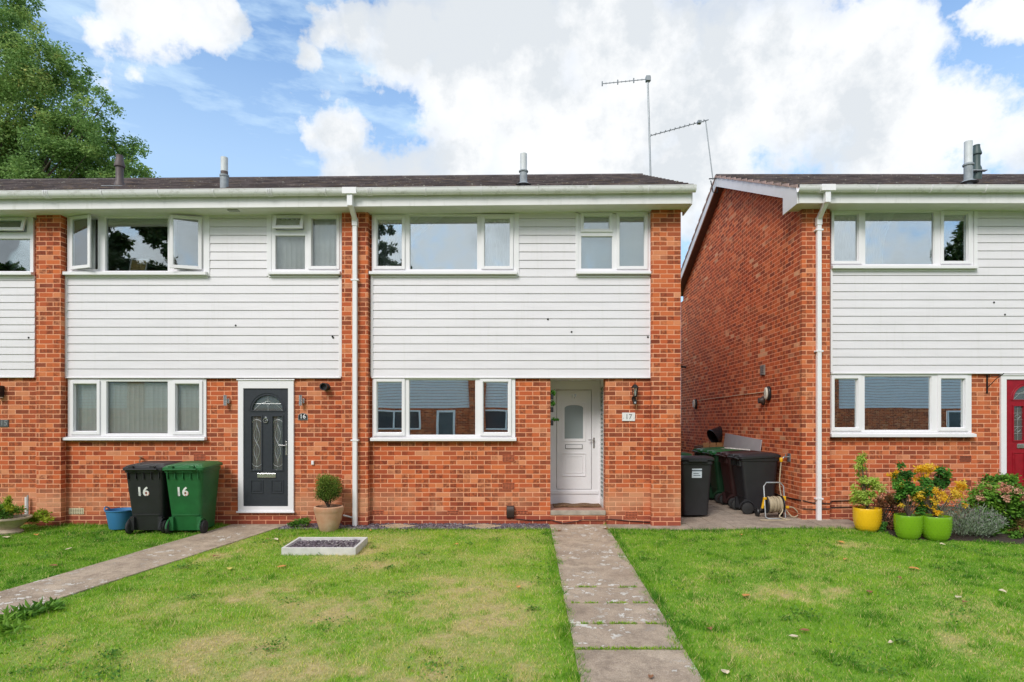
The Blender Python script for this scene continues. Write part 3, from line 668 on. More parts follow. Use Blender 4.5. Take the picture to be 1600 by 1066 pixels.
window(hR, uRb, [(1628, 1665, 335, 355, 'sash'), (1628, 1668, 366, 411, 'fixed'), (1680, 1716, 335, 408, 'sash')], YR_-.035, (1616, 1727, 415, 421))
window(hR, gR, [(1303.5, 1340, 592, 668.5, 'sash'), (1351, 1455.5, 588, 672.5, 'fixed'), (1469.5, 1507, 592, 668.5, 'sash')], YR_-.02, (1296, 1521, 676.5, 683), 'glass_hi')
composite_door(hR, (1562.5, 1645, 585, 789.5), (1571, 1637, 593, 784), (1582, 1626, 602, 625), [(1583.5, 1598, 635, 688), (1611, 1625, 635, 688)], [(1582, 1600, 707, 760), (1609, 1627, 707, 760)], (1588, 1621, 693.5, 700.5), YR_-.01, M['red'], '', (1633, 690), None, 'rose', label='red front door with leaded glass')
air_brick(hR, 1498, 1518, 712, 722, YR_, True); air_brick(hR, 1498, 1518, 750, 760, YR_, True)
roofR = eaves_and_roof(hR, fx(1247, YR_-.45), XRR+.15, YR_, ZR_, sag0, left_end=True, right_end=True, ridge_y=3.72)
flue(roofR, fx(1513, .1), .1, 5.62, .66, .060, 'white')
flue(roofR, fx(1526, 1.9), 1.9, 6.55, .50, .062, 'green')
downpipe(hR, fx(1292, YR_-.49), fx(1279, YRP-.04), YR_, ZR_, .05, sag0, [fz(360, .06), fz(549, .06), fz(779, .06)])

# ------------------------------------------------------------------ blinds, curtains and what stands in the windows
vblind((108, 320, 594, 681), .085, 'grey vertical blind behind the ground-floor window left of the dark grey door')
vblind((426, 529, 338, 424), .08, 'grey vertical blind behind the small upstairs window beside the middle downpipe', 40)
b = R((905, 1013, 337, 424), .12)
tag(MB().box(b[0], b[1], .10, .105, b[2], b[3]).build('roller_blind', M['blind_pale']), 'pale blue-grey roller blind drawn down in the small upstairs window over the white door', 'blind', 'blinds and curtains inside the windows')
a = R((755, 805, 335, 426), .14); curtain(a[0], a[1], a[2], a[3], .15, 'white voile curtain behind the right pane of the wide upstairs window over the white cladding', pinch=.1, side=-1)
a = R((582, 700, 335, 426), .14); curtain(a[0], a[1], a[2], a[3], .15, 'white voile curtain drawn aside in the wide upstairs window left of the white door', pinch=.55)
a = R((108, 150, 338, 426), .15); curtain(a[0], a[1], a[2], a[3], .16, 'pale curtain behind the open left casement upstairs', 'voile')
a = R((1299, 1400, 330, 416), .4); curtain(a[0], a[1], a[2], a[3], .42, 'white net curtain upstairs in the house on the right', 'voile', pinch=.2)
vblind((-8, 50, 338, 375), .2, 'short pleated blind at the top of the upstairs window at the left edge', 10)
# cork picture in the open upstairs window
m = MB(); x0, x1, z0, z1 = fx(201, .06), fx(228, .06), fz(424, .06), fz(403, .06)
pic = thing('picture_frame', 'small white-framed cork picture standing in the open upstairs window', 'picture', ((x0+x1)/2, .1, z0))
sl = lambda x, y, z: (x, y+.25*(z-z0), z)
m = MB().ring(x0, x1, z0, z1, .02, .06, .08); m.v = [sl(*v) for v in m.v]; m.build('frame', M['upvc'], pic)
m = MB().box(x0+.018, x1-.018, .066, .078, z0+.018, z1-.018); m.v = [sl(*v) for v in m.v]; m.build('cork_panel', simple_cache('cork', (.42, .27, .08), var=.3, scale=30), pic)
# wader bird ornament in the far-left window
m = MB(); bx, by, bz = fx(20, .08), .1, fz(423, .08)
m.tube([(bx-.13, by, bz+.08), (bx-.06, by, bz+.10), (bx+.02, by, bz+.12), (bx+.07, by, bz+.13)], [.008, .035, .045, .012], 10)
m.tube([(bx+.04, by, bz+.13), (bx+.06, by, bz+.19), (bx+.085, by, bz+.21)], [.022, .014, .018], 8); m.tube([(bx+.09, by, bz+.21), (bx+.18, by, bz+.185)], [.009, .003], 6)
for s in (-.012, .015): m.tube([(bx+s, by, bz+.09), (bx+s, by, bz)], .005, 6)
m.lathe([(.06, 0), (.055, .012)], (bx, by, bz-.002), 14)
tag(m.build('bird_ornament', simple_cache('painted_wood', (.6, .6, .57)), smooth=True), 'white long-billed wading bird ornament in the window at the left edge', 'ornament')
# kitchen sill things, right house
m = MB(); x, z = fx(1384, .45), fz(671, .45)
bt = thing('washing_up_bottle', 'small green and yellow bottle behind the middle pane of the right-hand kitchen window', 'bottle', (x, .45, z))
MB().lathe([(.03, 0), (.034, .02), (.034, .10), (.014, .14)], (x, .45, z), 16).build('bottle_body', simple_cache('lime_liquid', (.28, .45, .04)), bt, smooth=True)
MB().lathe([(.013, .14), (.013, .17), (.006, .18)], (x, .45, z), 12).build('cap', simple_cache('orange_cap', (.6, .12, .02)), bt, smooth=True)
lx, lz = fx(1481, 1.6), fz(650, 1.6); ll = thing('table_lamp', 'white drum-shaded lamp behind the right pane of the ground-floor window at the right', 'lamp', (lx, 1.6, lz-.6))
MB().lathe([(.13, -.11), (.115, .12), (.112, .12), (.127, -.11)], (lx, 1.6, lz), 24).build('lamp_shade', M['upvc'], ll, smooth=True)
m = MB(); m.lathe([(.09, -.6), (.08, -.57), (.015, -.55), (.015, -.05)], (lx, 1.6, lz), 16); m.build('lamp_base', M['chrome'], ll, smooth=True)
m = MB(); m.box(lx-.3, lx+.3, 1.35, 1.85, lz-.64, lz-.601); [m.box(lx+a-.02, lx+a+.02, 1.6+b-.02, 1.6+b+.02, ZR_+.2, lz-.64) for a in (-.26, .26) for b in (-.2, .2)]
tag(m.build('side_table', simple_cache('pine', (.3, .17, .07))), 'small table under the white lamp inside the right-hand house', 'table')
x, z = fx(1358, .45), fz(672, .45); m = MB()
m.lathe([(.055, 0), (.06, .01), (.06, .02), (.012, .03)], (x, .45, z), 16); m.tube([(x+.07*math.cos(t), .45, z+.05+.10*math.sin(t)) for t in [math.pi*i/10 for i in range(11)]], .006, 6)
for i in range(4): m.tube([(x-.07, .42+.03*i, z+.01), (x+.07, .42+.03*i, z+.01)], .004, 5)
tag(m.build('dish_rack', M['upvc']), 'white wire dish rack in the left corner of the right-hand kitchen window', 'dish rack')

# ------------------------------------------------------------------ wall fixtures
def updown(px, label):
    x, z = fx(px), fz(626); t = thing('wall_light', label, 'wall light', (x, 0, z-.09), 'chrome up-and-down wall lights')
    MB().lathe([(.027, -.085), (.027, .085), (.022, .085), (.022, .07)], (x, -.075, z), 20).build('lamp_tube', M['chrome'], t, smooth=True)
    MB().box(x-.02, x+.05, -.05, -.001, z-.05, z+.03).build('bracket', M['chrome'], t, bevel=.008)
updown(355.5, 'chrome cylinder wall light on the left of the dark grey door'); updown(472.5, 'chrome cylinder wall light on the right of the dark grey door')
x, z = fx(473.5), fz(650.5); p = thing('house_number', 'black arched plaque reading 16 on the brick right of the dark grey door', 'house number', (x, 0, z-.06), 'house number plates')
arc = [(x+.07*math.cos(a), z+.045*math.sin(a)) for a in [math.pi*i/12 for i in range(13)]]
MB().prism([(x-.07, z-.055), (x+.07, z-.055)]+arc, -.014, -.001, 'y').build('plate', M['blackp'], p); MB().prism([(x-.078, z-.063), (x+.078, z-.063)]+[(x+(a-x)*1.11, z+(b-z)*1.12) for a, b in arc], -.010, -.0005, 'y').build('plate_rim', M['lead'], p)
text('digits', '16', .10, front(x, -.015, z-.006), M['upvc'], p, .003, .001)
x, z = fx(982), fz(651.5); p = thing('house_number', 'white rectangular plate reading 17 under the black lantern', 'house number', (x, 0, z-.07), 'house number plates')
MB().box(x-.105, x+.105, -.016, -.001, z-.068, z+.068).build('plate', M['upvc_old'], p, bevel=.003); text('digits', '17', .115, front(x, -.018, z), simple_cache('grey_digits', (.2, .2, .2)), p, .004)
m = MB(); [m.lathe([(.006, 0), (.005, .004)], (0, 0, 0), 8) for s in (0, 1)]
n = len(m.v)//2; m.v = [(x+(-.09 if i < n else .09)+v[0], -.016-v[2], z+v[1]-.02) for i, v in enumerate(m.v)]; m.build('screw', M['chrome'], p)
x, z = fx(3), fz(661.5); p = thing('house_number', 'dark grey plate ending in 5 at the left edge of the photo', 'house number', (x, 0, z-.06), 'house number plates')
MB().box(x-.14, x+.115, -.014, -.001, z-.058, z+.058).build('plate', simple_cache('slate_grey', (.09, .095, .10)), p, bevel=.003); text('digits', '15', .12, front(x+.045, -.016, z), simple_cache('digit_grey', (.25, .26, .27)), p, .004)
x, z = fx(3), fz(612.5); p = thing('wall_light', 'black box wall light above the dark grey number plate at the left edge', 'wall light', (x, 0, z-.1))
MB().box(x-.045, x+.045, -.11, -.001, z-.085, z+.1).build('lamp_housing', M['blackp'], p, bevel=.01); MB().box(x-.035, x+.035, -.1, -.02, z-.10, z-.084).build('diffuser', M['upvc'], p)
# lantern
x = fx(992, -.1); t = thing('wall_lantern', 'black coach lantern with sensor on the brick right of the recessed white door', 'wall lantern', (x, 0, fz(632)))
ly = -.115; zt = fz(597, -.1)
m = MB(); m.lathe([(.004, 0), (.008, -.02), (.004, -.035), (.028, -.045), (.06, -.085), (.062, -.095), (.05, -.097)], (x, ly, zt), 6); m.lathe([(.03, -.245), (.04, -.235), (.03, -.225)], (x, ly, zt), 6)
for k in range(6):
    a = 2*math.pi*k/6; m.tube([(x+.05*math.cos(a), ly+.05*math.sin(a), zt-.097), (x+.03*math.cos(a), ly+.03*math.sin(a), zt-.232)], .004, 5)
m.build('lantern_cage', M['blackm'], t)
MB().lathe([(.045, -.10), (.027, -.23)], (x, ly, zt), 6).build('lantern_glass', glass_mat('lantern_glass', .1, (.9, .92, .88), .05, .25), t)
MB().lathe([(.010, -.22), (.012, -.15), (.003, -.13)], (x, ly, zt), 10).build('bulb', M['voile'], t, smooth=True)
m = MB(); m.tube([(x, ly, zt-.24), (x, ly, zt-.27), (x, -.06, zt-.29), (x, -.01, zt-.27)], .011, 8); m.lathe([(.035, 0), (.03, .012)], (0, 0, 0), 16)
k = len(m.v)-32; m.v = m.v[:k]+[(x+v[0], -v[2]-.001, zt-.27+v[1]*1.6) for v in m.v[k:]]; m.build('bracket', M['blackm'], t, smooth=True)
m = MB(); m.box(x-.026, x+.026, -.12, -.05, zt-.36, zt-.285, 0); m.box(x-.014, x+.014, -.124, -.119, zt-.348, zt-.32, 1); m.build('sensor', [M['blackp'], M['grey']], t, bevel=.006)
# boiler flue, sockets, tap, cowl
x, z = fx(510), fz(605); m = MB(); m.lathe([(.062, 0), (.062, .02), (.05, .03), (.05, .11), (.062, .115), (.062, .15), (.045, .15), (.045, .10)], (0, 0, 0), 24)
m.v = [(x+v[0], -v[2], z+v[1]) for v in m.v]; tag(m.build('boiler_flue', M['blackp'], smooth=True), 'round black boiler flue poking out of the brick near the middle downpipe', 'flue')
x, z = fx(489), fz(723); tag(MB().box(x-.02, x+.02, -.03, -.001, z-.032, z+.032).build('doorbell_box', M['upvc'], bevel=.004), 'tiny white box on the brick above the terracotta pot', 'junction box')
x = fx(224); z = fz(717); m = MB(); m.tube([(x, 0, z), (x, -.08, z), (x, -.10, z-.05)], .012, 8); m.tube([(x, -.06, z), (x, -.06, z+.035)], .008, 8); m.tube([(x-.035, -.06, z+.035), (x+.035, -.06, z+.035)], .008, 8)
tag(m.build('garden_tap', simple_cache('old_brass', (.14, .10, .06), metal=.5)), 'old brass garden tap on the wall above the black bin numbered 16', 'tap')
x = fx(797.5); m = MB(); zc = fz(798); m.prism([(-.001, zc-.13), (-.06, zc-.10), (-.085, zc-.02), (-.085, zc+.05), (-.06, zc+.08), (-.001, zc+.085)], x-.062, x+.062, 'x')
tag(m.build('vent_cowl', simple_cache('brown_plastic', (.05, .03, .025)), bevel=.01, smooth=True), 'dark brown vent cowl low on the wall left of the recessed door', 'vent')
m = MB(); m.tube([(fx(551, -.16), -.14, fz(809, -.14)), (fx(536, -.2), -.2, fz(805, -.2))], .013, 8)
tag(m.build('overflow_pipe', M['upvc']), 'short white overflow pipe beside the terracotta pot', 'pipe')
def cable(pts, r, name, label, mat='blackp'):
    return tag(MB().tube(pts, r, 6).build(name, M[mat], smooth=True), label, 'cable')
cable([(fx(a), -.014, fz(b)) for a, b in ((806, 811), (830, 813), (858, 812.5))]+[(fx(a), -.055, fz(b)) for a, b in ((862, 812), (880, 817), (900, 814), (910, 811.5), (946, 812))]+[(fx(a), -.015, fz(b)) for a, b in ((950, 811), (985, 814), (1016, 816))], .007, 'cable', 'thin black cable sagging along the wall base under the white door step')
cable([(fx(a, .09), .085, fz(b, .09)) for a, b in ((1254, 782), (1270, 786), (1297, 787))]+[(fx(a, .22), .215, fz(b, .22)) for a, b in ((1299, 783), (1330, 782), (1345, 786), (1352, 791), (1400, 793), (1440, 790), (1500, 793), (1558, 792))], .008, 'cable', 'black cable running along the wall base behind the flower pots, upper of two')
cable([(fx(a, .09), .085, fz(b, .09)) for a, b in ((1254, 795), (1270, 796), (1297, 795))]+[(fx(a, .22), .215, fz(b, .22)) for a, b in ((1299, 793), (1330, 792), (1360, 794), (1420, 799), (1480, 796))], .008, 'cable', 'black cable running along the wall base behind the flower pots, lower of two')
cable([(XG-.01, y, z) for y, z in ((.12, .38), (.8, .36), (2.0, .40), (3.4, .38))], .009, 'cable', 'black cable low on the gable wall behind the hose reel')
# gable wall fixtures
def gwall(px): return XG*F/(px-VX)-D0      # distance along the gable wall
def bulkhead(px, py, label):
    y = gwall(px); z = fz(py, y); t = thing('bulkhead_light', label, 'wall light', (XG, y, z-.12), 'oval bulkhead lights on the gable wall')
    def oval(a, b, x0, x1, n=20): return MB().prism([(y+a*math.cos(2*math.pi*i/n), z+b*math.sin(2*math.pi*i/n)) for i in range(n)], x0, x1, 'x')
    oval(.085, .135, XG-.05, XG-.001).build('backplate', M['blackp'], t, bevel=.01); oval(.07, .115, XG-.095, XG-.051).build('diffuser', simple_cache('opal', (.62, .58, .5)), t, bevel=.02, smooth=True)
bulkhead(1203, 615, 'oval bulkhead light on the gable wall, the near one of two'); bulkhead(1088.5, 631.5, 'oval bulkhead light on the gable wall, the far one of two')
ya, yb = gwall(1196), gwall(1092); cable([(XG-.012, ya+(yb-ya)*i/8, 2.245-.004*math.sin(i*2)) for i in range(9)], .0055, 'cable', 'thin cable joining the two bulkhead lights on the gable wall', 'cream')
y = gwall(1193); z = fz(578, y); m = MB(); m.box(XG-.03, XG-.001, y-.09, y+.09, z-.1, z+.09)
for i in range(5): m.box(XG-.036, XG-.029, y-.08, y+.08, z-.085+i*.035, z-.065+i*.035)
tag(m.build('louvre_vent', simple_cache('vent_grey', (.22, .19, .17))), 'grey louvred vent high on the gable wall above the near bulkhead light', 'vent')
y = gwall(1194); z = fz(626, y); m = MB(); m.lathe([(.06, 0), (.065, .03), (.04, .06), (.04, .11)], (0, 0, 0), 16); m.v = [(XG-v[2], y+v[0], z+v[1]*1.4) for v in m.v]
tag(m.build('overflow_vent', simple_cache('brown_plastic', (.05, .03, .025)), smooth=True), 'dark round vent pipe on the gable wall just below the near bulkhead light', 'vent')
y = gwall(1072); z = fz(574, y); m = MB(); m.tube([(XG, y, z), (XG-.2, y, z+.03)], .03, 8); m.box(XG-.36, XG-.16, y-.12, y+.12, z-.05, z+.09)
tag(m.build('flood_light', M['blackp'], bevel=.01), 'black floodlight far back on the gable wall', 'floodlight')
y = .56; z = fz(716, y); tp = thing('garden_tap', 'garden tap on the gable wall with a yellow hose connector', 'tap', (XG, y, z))
m = MB(); m.tube([(XG, y, z+.02), (XG-.10, y, z+.02), (XG-.13, y, z-.02)], .013, 8); m.box(XG-.02, XG-.001, y-.05, y+.05, z-.06, z+.08); m.tube([(XG-.07, y, z+.02), (XG-.07, y, z+.07)], .009, 8); m.build('tap_body', M['galv'], tp)
MB().lathe([(.022, -.03), (.03, 0), (.03, .03), (.02, .045)], (XG-.145, y, z-.035), 14).build('hose_connector', simple_cache('yellow_plastic', (.75, .40, .01)), tp, smooth=True)
# hanging basket bracket
x = fx(1542, YR_); yb = YR_; m = MB(); z1, z0 = fz(586, YR_), fz(614, YR_)
m.tube([(x, yb-.01, z0), (x, yb-.01, z1)], .008, 6); m.tube([(x, yb-.01, z1-.03), (x+.02, yb-.30, z1-.02), (x+.02, yb-.33, z1)], .007, 6); m.tube([(x, yb-.01, z0+.08), (x+.012, yb-.18, z1-.08), (x+.02, yb-.28, z1-.03)], .006, 6)
m.box(x-.014, x+.014, yb-.008, yb-.001, z0-.01, z1)
tag(m.build('basket_bracket', M['blackm']), 'empty black hanging basket bracket on the brick left of the red door', 'bracket')

# ------------------------------------------------------------------ aerials
Ym = 2.9; xm = fx(1015.5, Ym)
t = thing('tv_aerial', 'tall mast aerial on the roof end of the middle house, pointing left', 'aerial', (2.62, Ym, 5.9), 'rooftop television aerials')
xt = fx(1012, Ym); zt = fz(122, Ym); m = MB(); m.tube([(2.66, Ym, 5.7), (xm+.01, Ym, 7.0), (xt, Ym, zt)], .019, 8); m.box(2.4, 2.70, Ym-.03, Ym+.03, 6.2, 6.24); m.box(2.4, 2.70, Ym-.03, Ym+.03, 5.8, 5.84); m.build('mast', M['galv'], t)
m = MB(); p0 = Vector((xt+.05, Ym-.02, zt-.03)); p1 = Vector((fx(941, Ym+.6), Ym+.6, fz(131, Ym+.6))); m.tube([p0, p1], .009, 6)
for i in range(13):
    q = p0.lerp(p1, i/12); m.tube([q+Vector((0, 0, -.02 if i % 4 else -.05)), q+Vector((0, 0, .02 if i % 4 else .05))], .006 if i % 4 else .014, 5)
m.box(xt-.04, xt+.05, Ym-.05, Ym+.05, zt-.07, zt+.03); m.build('antenna_boom', M['galv'], t)
Yr = 3.9; t = thing('tv_aerial', 'leaning thin mast aerial on the ridge end of the right-hand house, pointing left', 'aerial', (fx(1113, Yr), Yr, fz(280, Yr)), 'rooftop television aerials')
a, b = Vector((fx(1114, Yr), Yr, fz(281, Yr))), Vector((fx(1102.5, Yr), Yr, fz(189, Yr)))
m = MB(); m.tube([a, b], .013, 8); m.build('mast', M['galv'], t)
m = MB(); m.tube([a+Vector((-.09, 0, .02)), a+Vector((.1, 0, .03)), a+Vector((.1, 0, -.3))], .014, 6); m.tube([a+Vector((-.05, 0, -.02)), a+Vector((.0, 0, -.28)), a+Vector((.1, 0, -.3))], .012, 6); m.build('bracket', M['blackm'], t)
p0 = b+Vector((.06, -.02, .015)); p1 = Vector((fx(1017, Yr), Yr, fz(212, Yr))); m = MB(); m.tube([p0, p1], .010, 6)
for i in range(13):
    q = p0.lerp(p1, i/12.); h = .045-.001*i
    if i: m.tube([q+Vector((0, -.07, 0)), q+Vector((0, .07, 0))], .005, 5); m.tube([q+Vector((0, 0, 0)), q+Vector((0, 0, h))], .005, 5)
q = p0.lerp(p1, .16); m.box(q.x-.04, q.x+.04, q.y-.05, q.y+.05, q.z-.03, q.z+.03); m.build('antenna_boom', M['galv'], t)
# ------------------------------------------------------------------ foliage
def leaf_mat(name, stops, transl=.35, rough=.55):
    t = NT(name); at = t.n('ShaderNodeAttribute', attribute_name='rnd'); c = t.ramp(at.outputs['Fac'], stops)
    t.col(c); t.b.inputs['Roughness'].default_value = rough; t.b.inputs['Specular IOR Level'].default_value = .3
    tl = t.n('ShaderNodeBsdfTranslucent'); t.l(c, tl.inputs['Color']); mx = t.n('ShaderNodeMixShader'); mx.inputs[0].default_value = transl
    t.l(t.b.outputs[0], mx.inputs[1]); t.l(tl.outputs[0], mx.inputs[2]); t.l(mx.outputs[0], t.out.inputs['Surface']); return t.mat
def np_mesh(name, V, Fc, mats, parent=None, rnd=None, origin=None, mi=None):
    off = OFF[parent] if parent is not None else Vector(origin if origin is not None else V.mean(0))
    me = bpy.data.meshes.new(name); nv = len(V); nf, k = Fc.shape
    me.vertices.add(nv); me.vertices.foreach_set('co', (V-np.array(off)).astype(np.float32).ravel())
    me.loops.add(nf*k); me.loops.foreach_set('vertex_index', Fc.astype(np.int32).ravel())
    me.polygons.add(nf); me.polygons.foreach_set('loop_start', np.arange(0, nf*k, k, dtype=np.int32))
    if rnd is not None:
        a = me.attributes.new('rnd', 'FLOAT', 'POINT'); a.data.foreach_set('value', rnd.astype(np.float32))
    for m in (mats if isinstance(mats, list) else [mats]): me.materials.append(m)
    if mi is not None: me.polygons.foreach_set('material_index', mi.astype(np.int32))
    me.update(calc_edges=True); me.validate(); o = link(bpy.data.objects.new(name, me)); OFF[o] = off
    if parent is not None: o.parent = parent
    else: o.location = off
    return o
def leaves(name, P, size, mat, parent=None, droop=.3, aspect=.5, rbase=None, rs=RNG, up=.5):
    """P: n x 3 leaf positions; each leaf a folded diamond"""
    n = len(P); d = rs.normal(size=(n, 3)); d[:, 2] = d[:, 2]*.6-droop; d /= np.linalg.norm(d, axis=1)[:, None]
    nn = rs.normal(size=(n, 3)); nn[:, 2] += up*2; w = np.cross(d, nn); w /= np.linalg.norm(w, axis=1)[:, None]+1e-9; u = np.cross(w, d)
    L = (size*rs.uniform(.65, 1.3, n))[:, None]; W = L*aspect*.5
    V = np.stack([P, P+d*L*.5+w*W-u*L*.08, P+d*L, P+d*L*.5-w*W-u*L*.08, P+d*L*.5+u*L*.05], 1).reshape(-1, 3)
    b = np.arange(n)[:, None]*5; Fc = np.concatenate([b+np.array([0, 1, 4]), b+np.array([1, 2, 4]), b+np.array([2, 3, 4]), b+np.array([3, 0, 4])], 0)
    r = (rbase if rbase is not None else rs.uniform(0, 1, n)); r = np.clip(r+rs.normal(0, .10, n), 0, 1)
    return np_mesh(name, V, Fc, mat, parent, np.repeat(r, 5))
def clusters(cs, n, rs=RNG, shell=.55):
    """cs: list of (x,y,z,rx,ry,rz); points biased to each clump's outside; also a per-clump tone"""
    cs = np.array(cs, float); vol = (cs[:, 3]*cs[:, 4]*cs[:, 5])**.75; idx = rs.choice(len(cs), n, p=vol/vol.sum())
    d = rs.normal(size=(n, 3)); d /= np.linalg.norm(d, axis=1)[:, None]; r = rs.uniform(0, 1, n)**shell
    tone = rs.uniform(.15, .85, len(cs))[idx]
    return cs[idx, :3]+d*r[:, None]*cs[idx, 3:], tone

M['bark'] = simple('bark', (.10, .075, .055), .95, var=.35, scale=10, bump=.6)
M['leaf_tree'] = leaf_mat('tree_leaf', [(0, (.13, .24, .07)), (.5, (.24, .40, .11)), (.85, (.37, .50, .15)), (1, (.52, .50, .14))], .4)
def tree(name, label, x, y, h, crown, n, size, mat, trunk_r=.3, limbs=10, seed=1, cat='tree', gp='trees around the houses', g0=None, sub=7, subr=(.16, .30)):
    rs = np.random.default_rng(seed); z0 = gz(x, y) if g0 is None else g0
    t = thing(name, label, cat, (x, y, z0), gp)
    cs = []
    m = MB(); top = Vector((x, y, z0+h*.78)); m.tube([(x, y, z0-.2), (x+.05, y, z0+h*.2), (x-.08, y+.05, z0+h*.45), top], [trunk_r*1.25, trunk_r, trunk_r*.65, trunk_r*.15], 10)
    lobes = []
    for cx, cy, cz, rx, ry, rz in crown:
        for k in range(sub):
            d = rs.normal(size=3); d /= np.linalg.norm(d); rr = rs.uniform(.45, .95)
            s = rs.uniform(*subr); lobes.append((cx+d[0]*rx*rr, cy+d[1]*ry*rr, cz+d[2]*rz*rr, rx*s, ry*s, rz*s*.8))
    for k in range(limbs*3):
        L = lobes[rs.integers(len(lobes))]; a = Vector((x, y, z0+h*rs.uniform(.22, .6))); b = Vector(L[:3])
        mid = a.lerp(b, .5)+Vector((0, 0, -.04*h*rs.uniform(0, 1)))
        r = trunk_r*rs.uniform(.16, .34); m.tube([a, mid, b], [r, r*.6, r*.12], 6)
    m.build('trunk', M['bark'], t, smooth=True)
    P, tone = clusters(lobes, n, rs, .6)
    leaves('crown', P, size, mat, t, rbase=tone, rs=rs); return t

def crown_profile(pts, y, x_in, depth, Yd):
    out = []
    for (px, py, r) in pts: out.append((fx(px, Yd), y, fz(py, Yd), r, r*depth, r))
    return out
Yt = 13.0
tree('tall_tree', 'tall leafy green tree rising behind the roofs at the left edge', fx(-40, Yt), Yt, 17,
     crown_profile([(-30, 60, 2.3), (30, 110, 2.0), (90, 165, 1.9), (140, 215, 1.5), (175, 260, 1.4), (60, 240, 2.2), (-10, 190, 2.6), (-60, 280, 3.2), (120, 290, 1.8), (30, 300, 2.2), (-90, 120, 3.0), (20, 60, 1.3), (60, 100, 1.1), (150, 170, .9), (195, 290, 1.2), (212, 285, .8), (180, 235, .8), (200, 262, .7), (110, 120, .9), (90, 240, 1.8), (0, 10, 1.2), (-20, -20, 1.6), (40, 280, 2), (130, 245, 1.3)], Yt, 0, 1.1, Yt),
     135000, .118, M['leaf_tree'], .30, 10, 3, sub=16, subr=(.17, .38))

# trees and houses across the green, behind the camera: the windows mirror them
M['leaf_far'] = leaf_mat('far_leaf', [(0, (.02, .05, .012)), (1, (.07, .12, .03))])
def mx_(px, dist): return (px-VX)*dist/F
tree('green_tree', 'tall green tree across the lawn, opposite the middle house', mx_(575, 36), 9.79-36.0+0, 12.5, [(mx_(575, 36), -26.2, 8, 2.4, 2.2, 4.4), (mx_(610, 36), -26.2, 7.5, 2.2, 2.2, 3.4), (mx_(592, 36), -26.2, 11.6, 1.3, 1.2, 1.9), (mx_(630, 36), -26.2, 10.2, .9, 1.0, 1.4), (mx_(596, 36), -26.2, 12.6, .8, .8, 1.4), (mx_(615, 36), -26.2, 11.4, .9, .8, 1.4)], 18000, .24, M['leaf_far'], .22, 5, 5, g0=-.5)
tree('green_tree', 'broad dark tree across the lawn, opposite the house with the open windows', mx_(190, 34), -24.2, 13.5, [(mx_(150, 34), -24.2, 9.5, 3.0, 2.5, 3.4), (mx_(250, 34), -24.2, 7.5, 3.2, 2.5, 3.2), (mx_(60, 34), -25, 8, 3.2, 2.5, 3.6), (mx_(330, 34), -24.2, 8, 2.2, 2.0, 3.4), (mx_(200, 34), -24.2, 11, 2.6, 2, 2.4), (mx_(240, 34), -24.2, 11.5, 1.6, 2, 2.4), (mx_(160, 34), -24.2, 12.5, 1.6, 2, 1.6), (mx_(290, 34), -24.2, 10.5, 1.8, 2, 2.4)], 26000, .32, M['leaf_far'], .3, 7, 6, g0=-.5)
tree('conifer_tree', 'dark conifer across the lawn, opposite the house on the right', mx_(1500, 34), -24.2, 14, [(mx_(1505, 34), -24.2, 6, 2.0, 2.0, 3.0), (mx_(1500, 34), -24.2, 9.5, 1.8, 1.8, 2.6), (mx_(1495, 34), -24.2, 12.0, 1.2, 1.2, 2.2)], 9000, .28, M['leaf_far'], .25, 6, 8, g0=-.5)
YO = -18.4
ho = thing('terraced_house', 'opposite row of brick and white-clad houses mirrored in the windows', 'house', (-2, YO, -.45))
zo = lambda z: z-.1
def fo(px, d=28.2): return (px-VX)*d/F
xs0, xs1 = fo(-700), fo(2400)
ops = []
wins = [(430, 510, 601, 631, .0), (630, 662, 642, 652, 0), (752, 840, 641, 657, 0), (960, 1040, 641, 657, 0), (1120, 1200, 641, 657, 0)]
def RO(a): return (fo(a[0]), fo(a[1]), CZ+(660-a[3])*28.2/F, CZ+(660-a[2])*28.2/F)
wl = [RO(p) for p in ((455, 525, 641, 671), (575, 657, 641, 671), (750, 832, 641, 671), (900, 985, 641, 671), (1090, 1175, 641, 671))]
wu = [RO(p) for p in ((455, 525, 555, 586), (575, 640, 555, 586), (700, 770, 555, 586), (900, 985, 555, 586), (1090, 1175, 555, 586))]
dr = [RO(p) for p in ((682, 712, 641, 715), (860, 890, 641, 715), (1040, 1068, 641, 715))]
for k_ in (-1160, -775, -385, 430, 790, 1150): wl += [RO((700+k_, 780+k_, 641, 671))]; wu += [RO((700+k_, 780+k_, 555, 586))]; dr += [RO((820+k_, 850+k_, 641, 715))]
MB().panel(xs0, xs1, -.6, 5.0, wl+wu+dr, YO-.3, YO).build('wall', M['brick'], ho)
m = MB()
for z in range(19):
    z0 = 2.34+z*.135; a = sorted(wu); x = xs0
    rows = [w for w in a if w[2] < z0+.06 < w[3]]
    for w in rows: m.box(x, w[0], YO+.001, YO+.03, z0, z0+.118); x = w[1]
    m.box(x, xs1-.0, YO+.001, YO+.03, z0, z0+.118)
m.build('cladding', M['clad'], ho)
for w in wl+wu:
    f = MB().ring(w[0], w[1], w[2], w[3], .07, YO+.02, YO+.07).build('window', M['upvc'], ho); MB().box((w[0]+w[1])/2-.04, (w[0]+w[1])/2+.04, YO+.02, YO+.065, w[2]+.07, w[3]-.07).build('mullion', M['upvc'], f)
    MB().box(w[0]+.07, w[1]-.07, YO-.01, YO+.0, w[2]+.07, w[3]-.07).build('pane', simple_cache('far_pane', (.05, .06, .07), rough=.1), f)
for w in dr:
    f = MB().panel(w[0], w[1], w[2], w[3], [(w[0]+.1, w[1]-.1, w[2], w[3]-.1)], YO+.02, YO+.07).build('door', M['upvc'], ho); MB().box(w[0]+.1, w[1]-.1, YO-.02, YO+.02, w[2], w[3]-.1).build('door_leaf', simple_cache('far_door', (.10, .11, .12)), f)
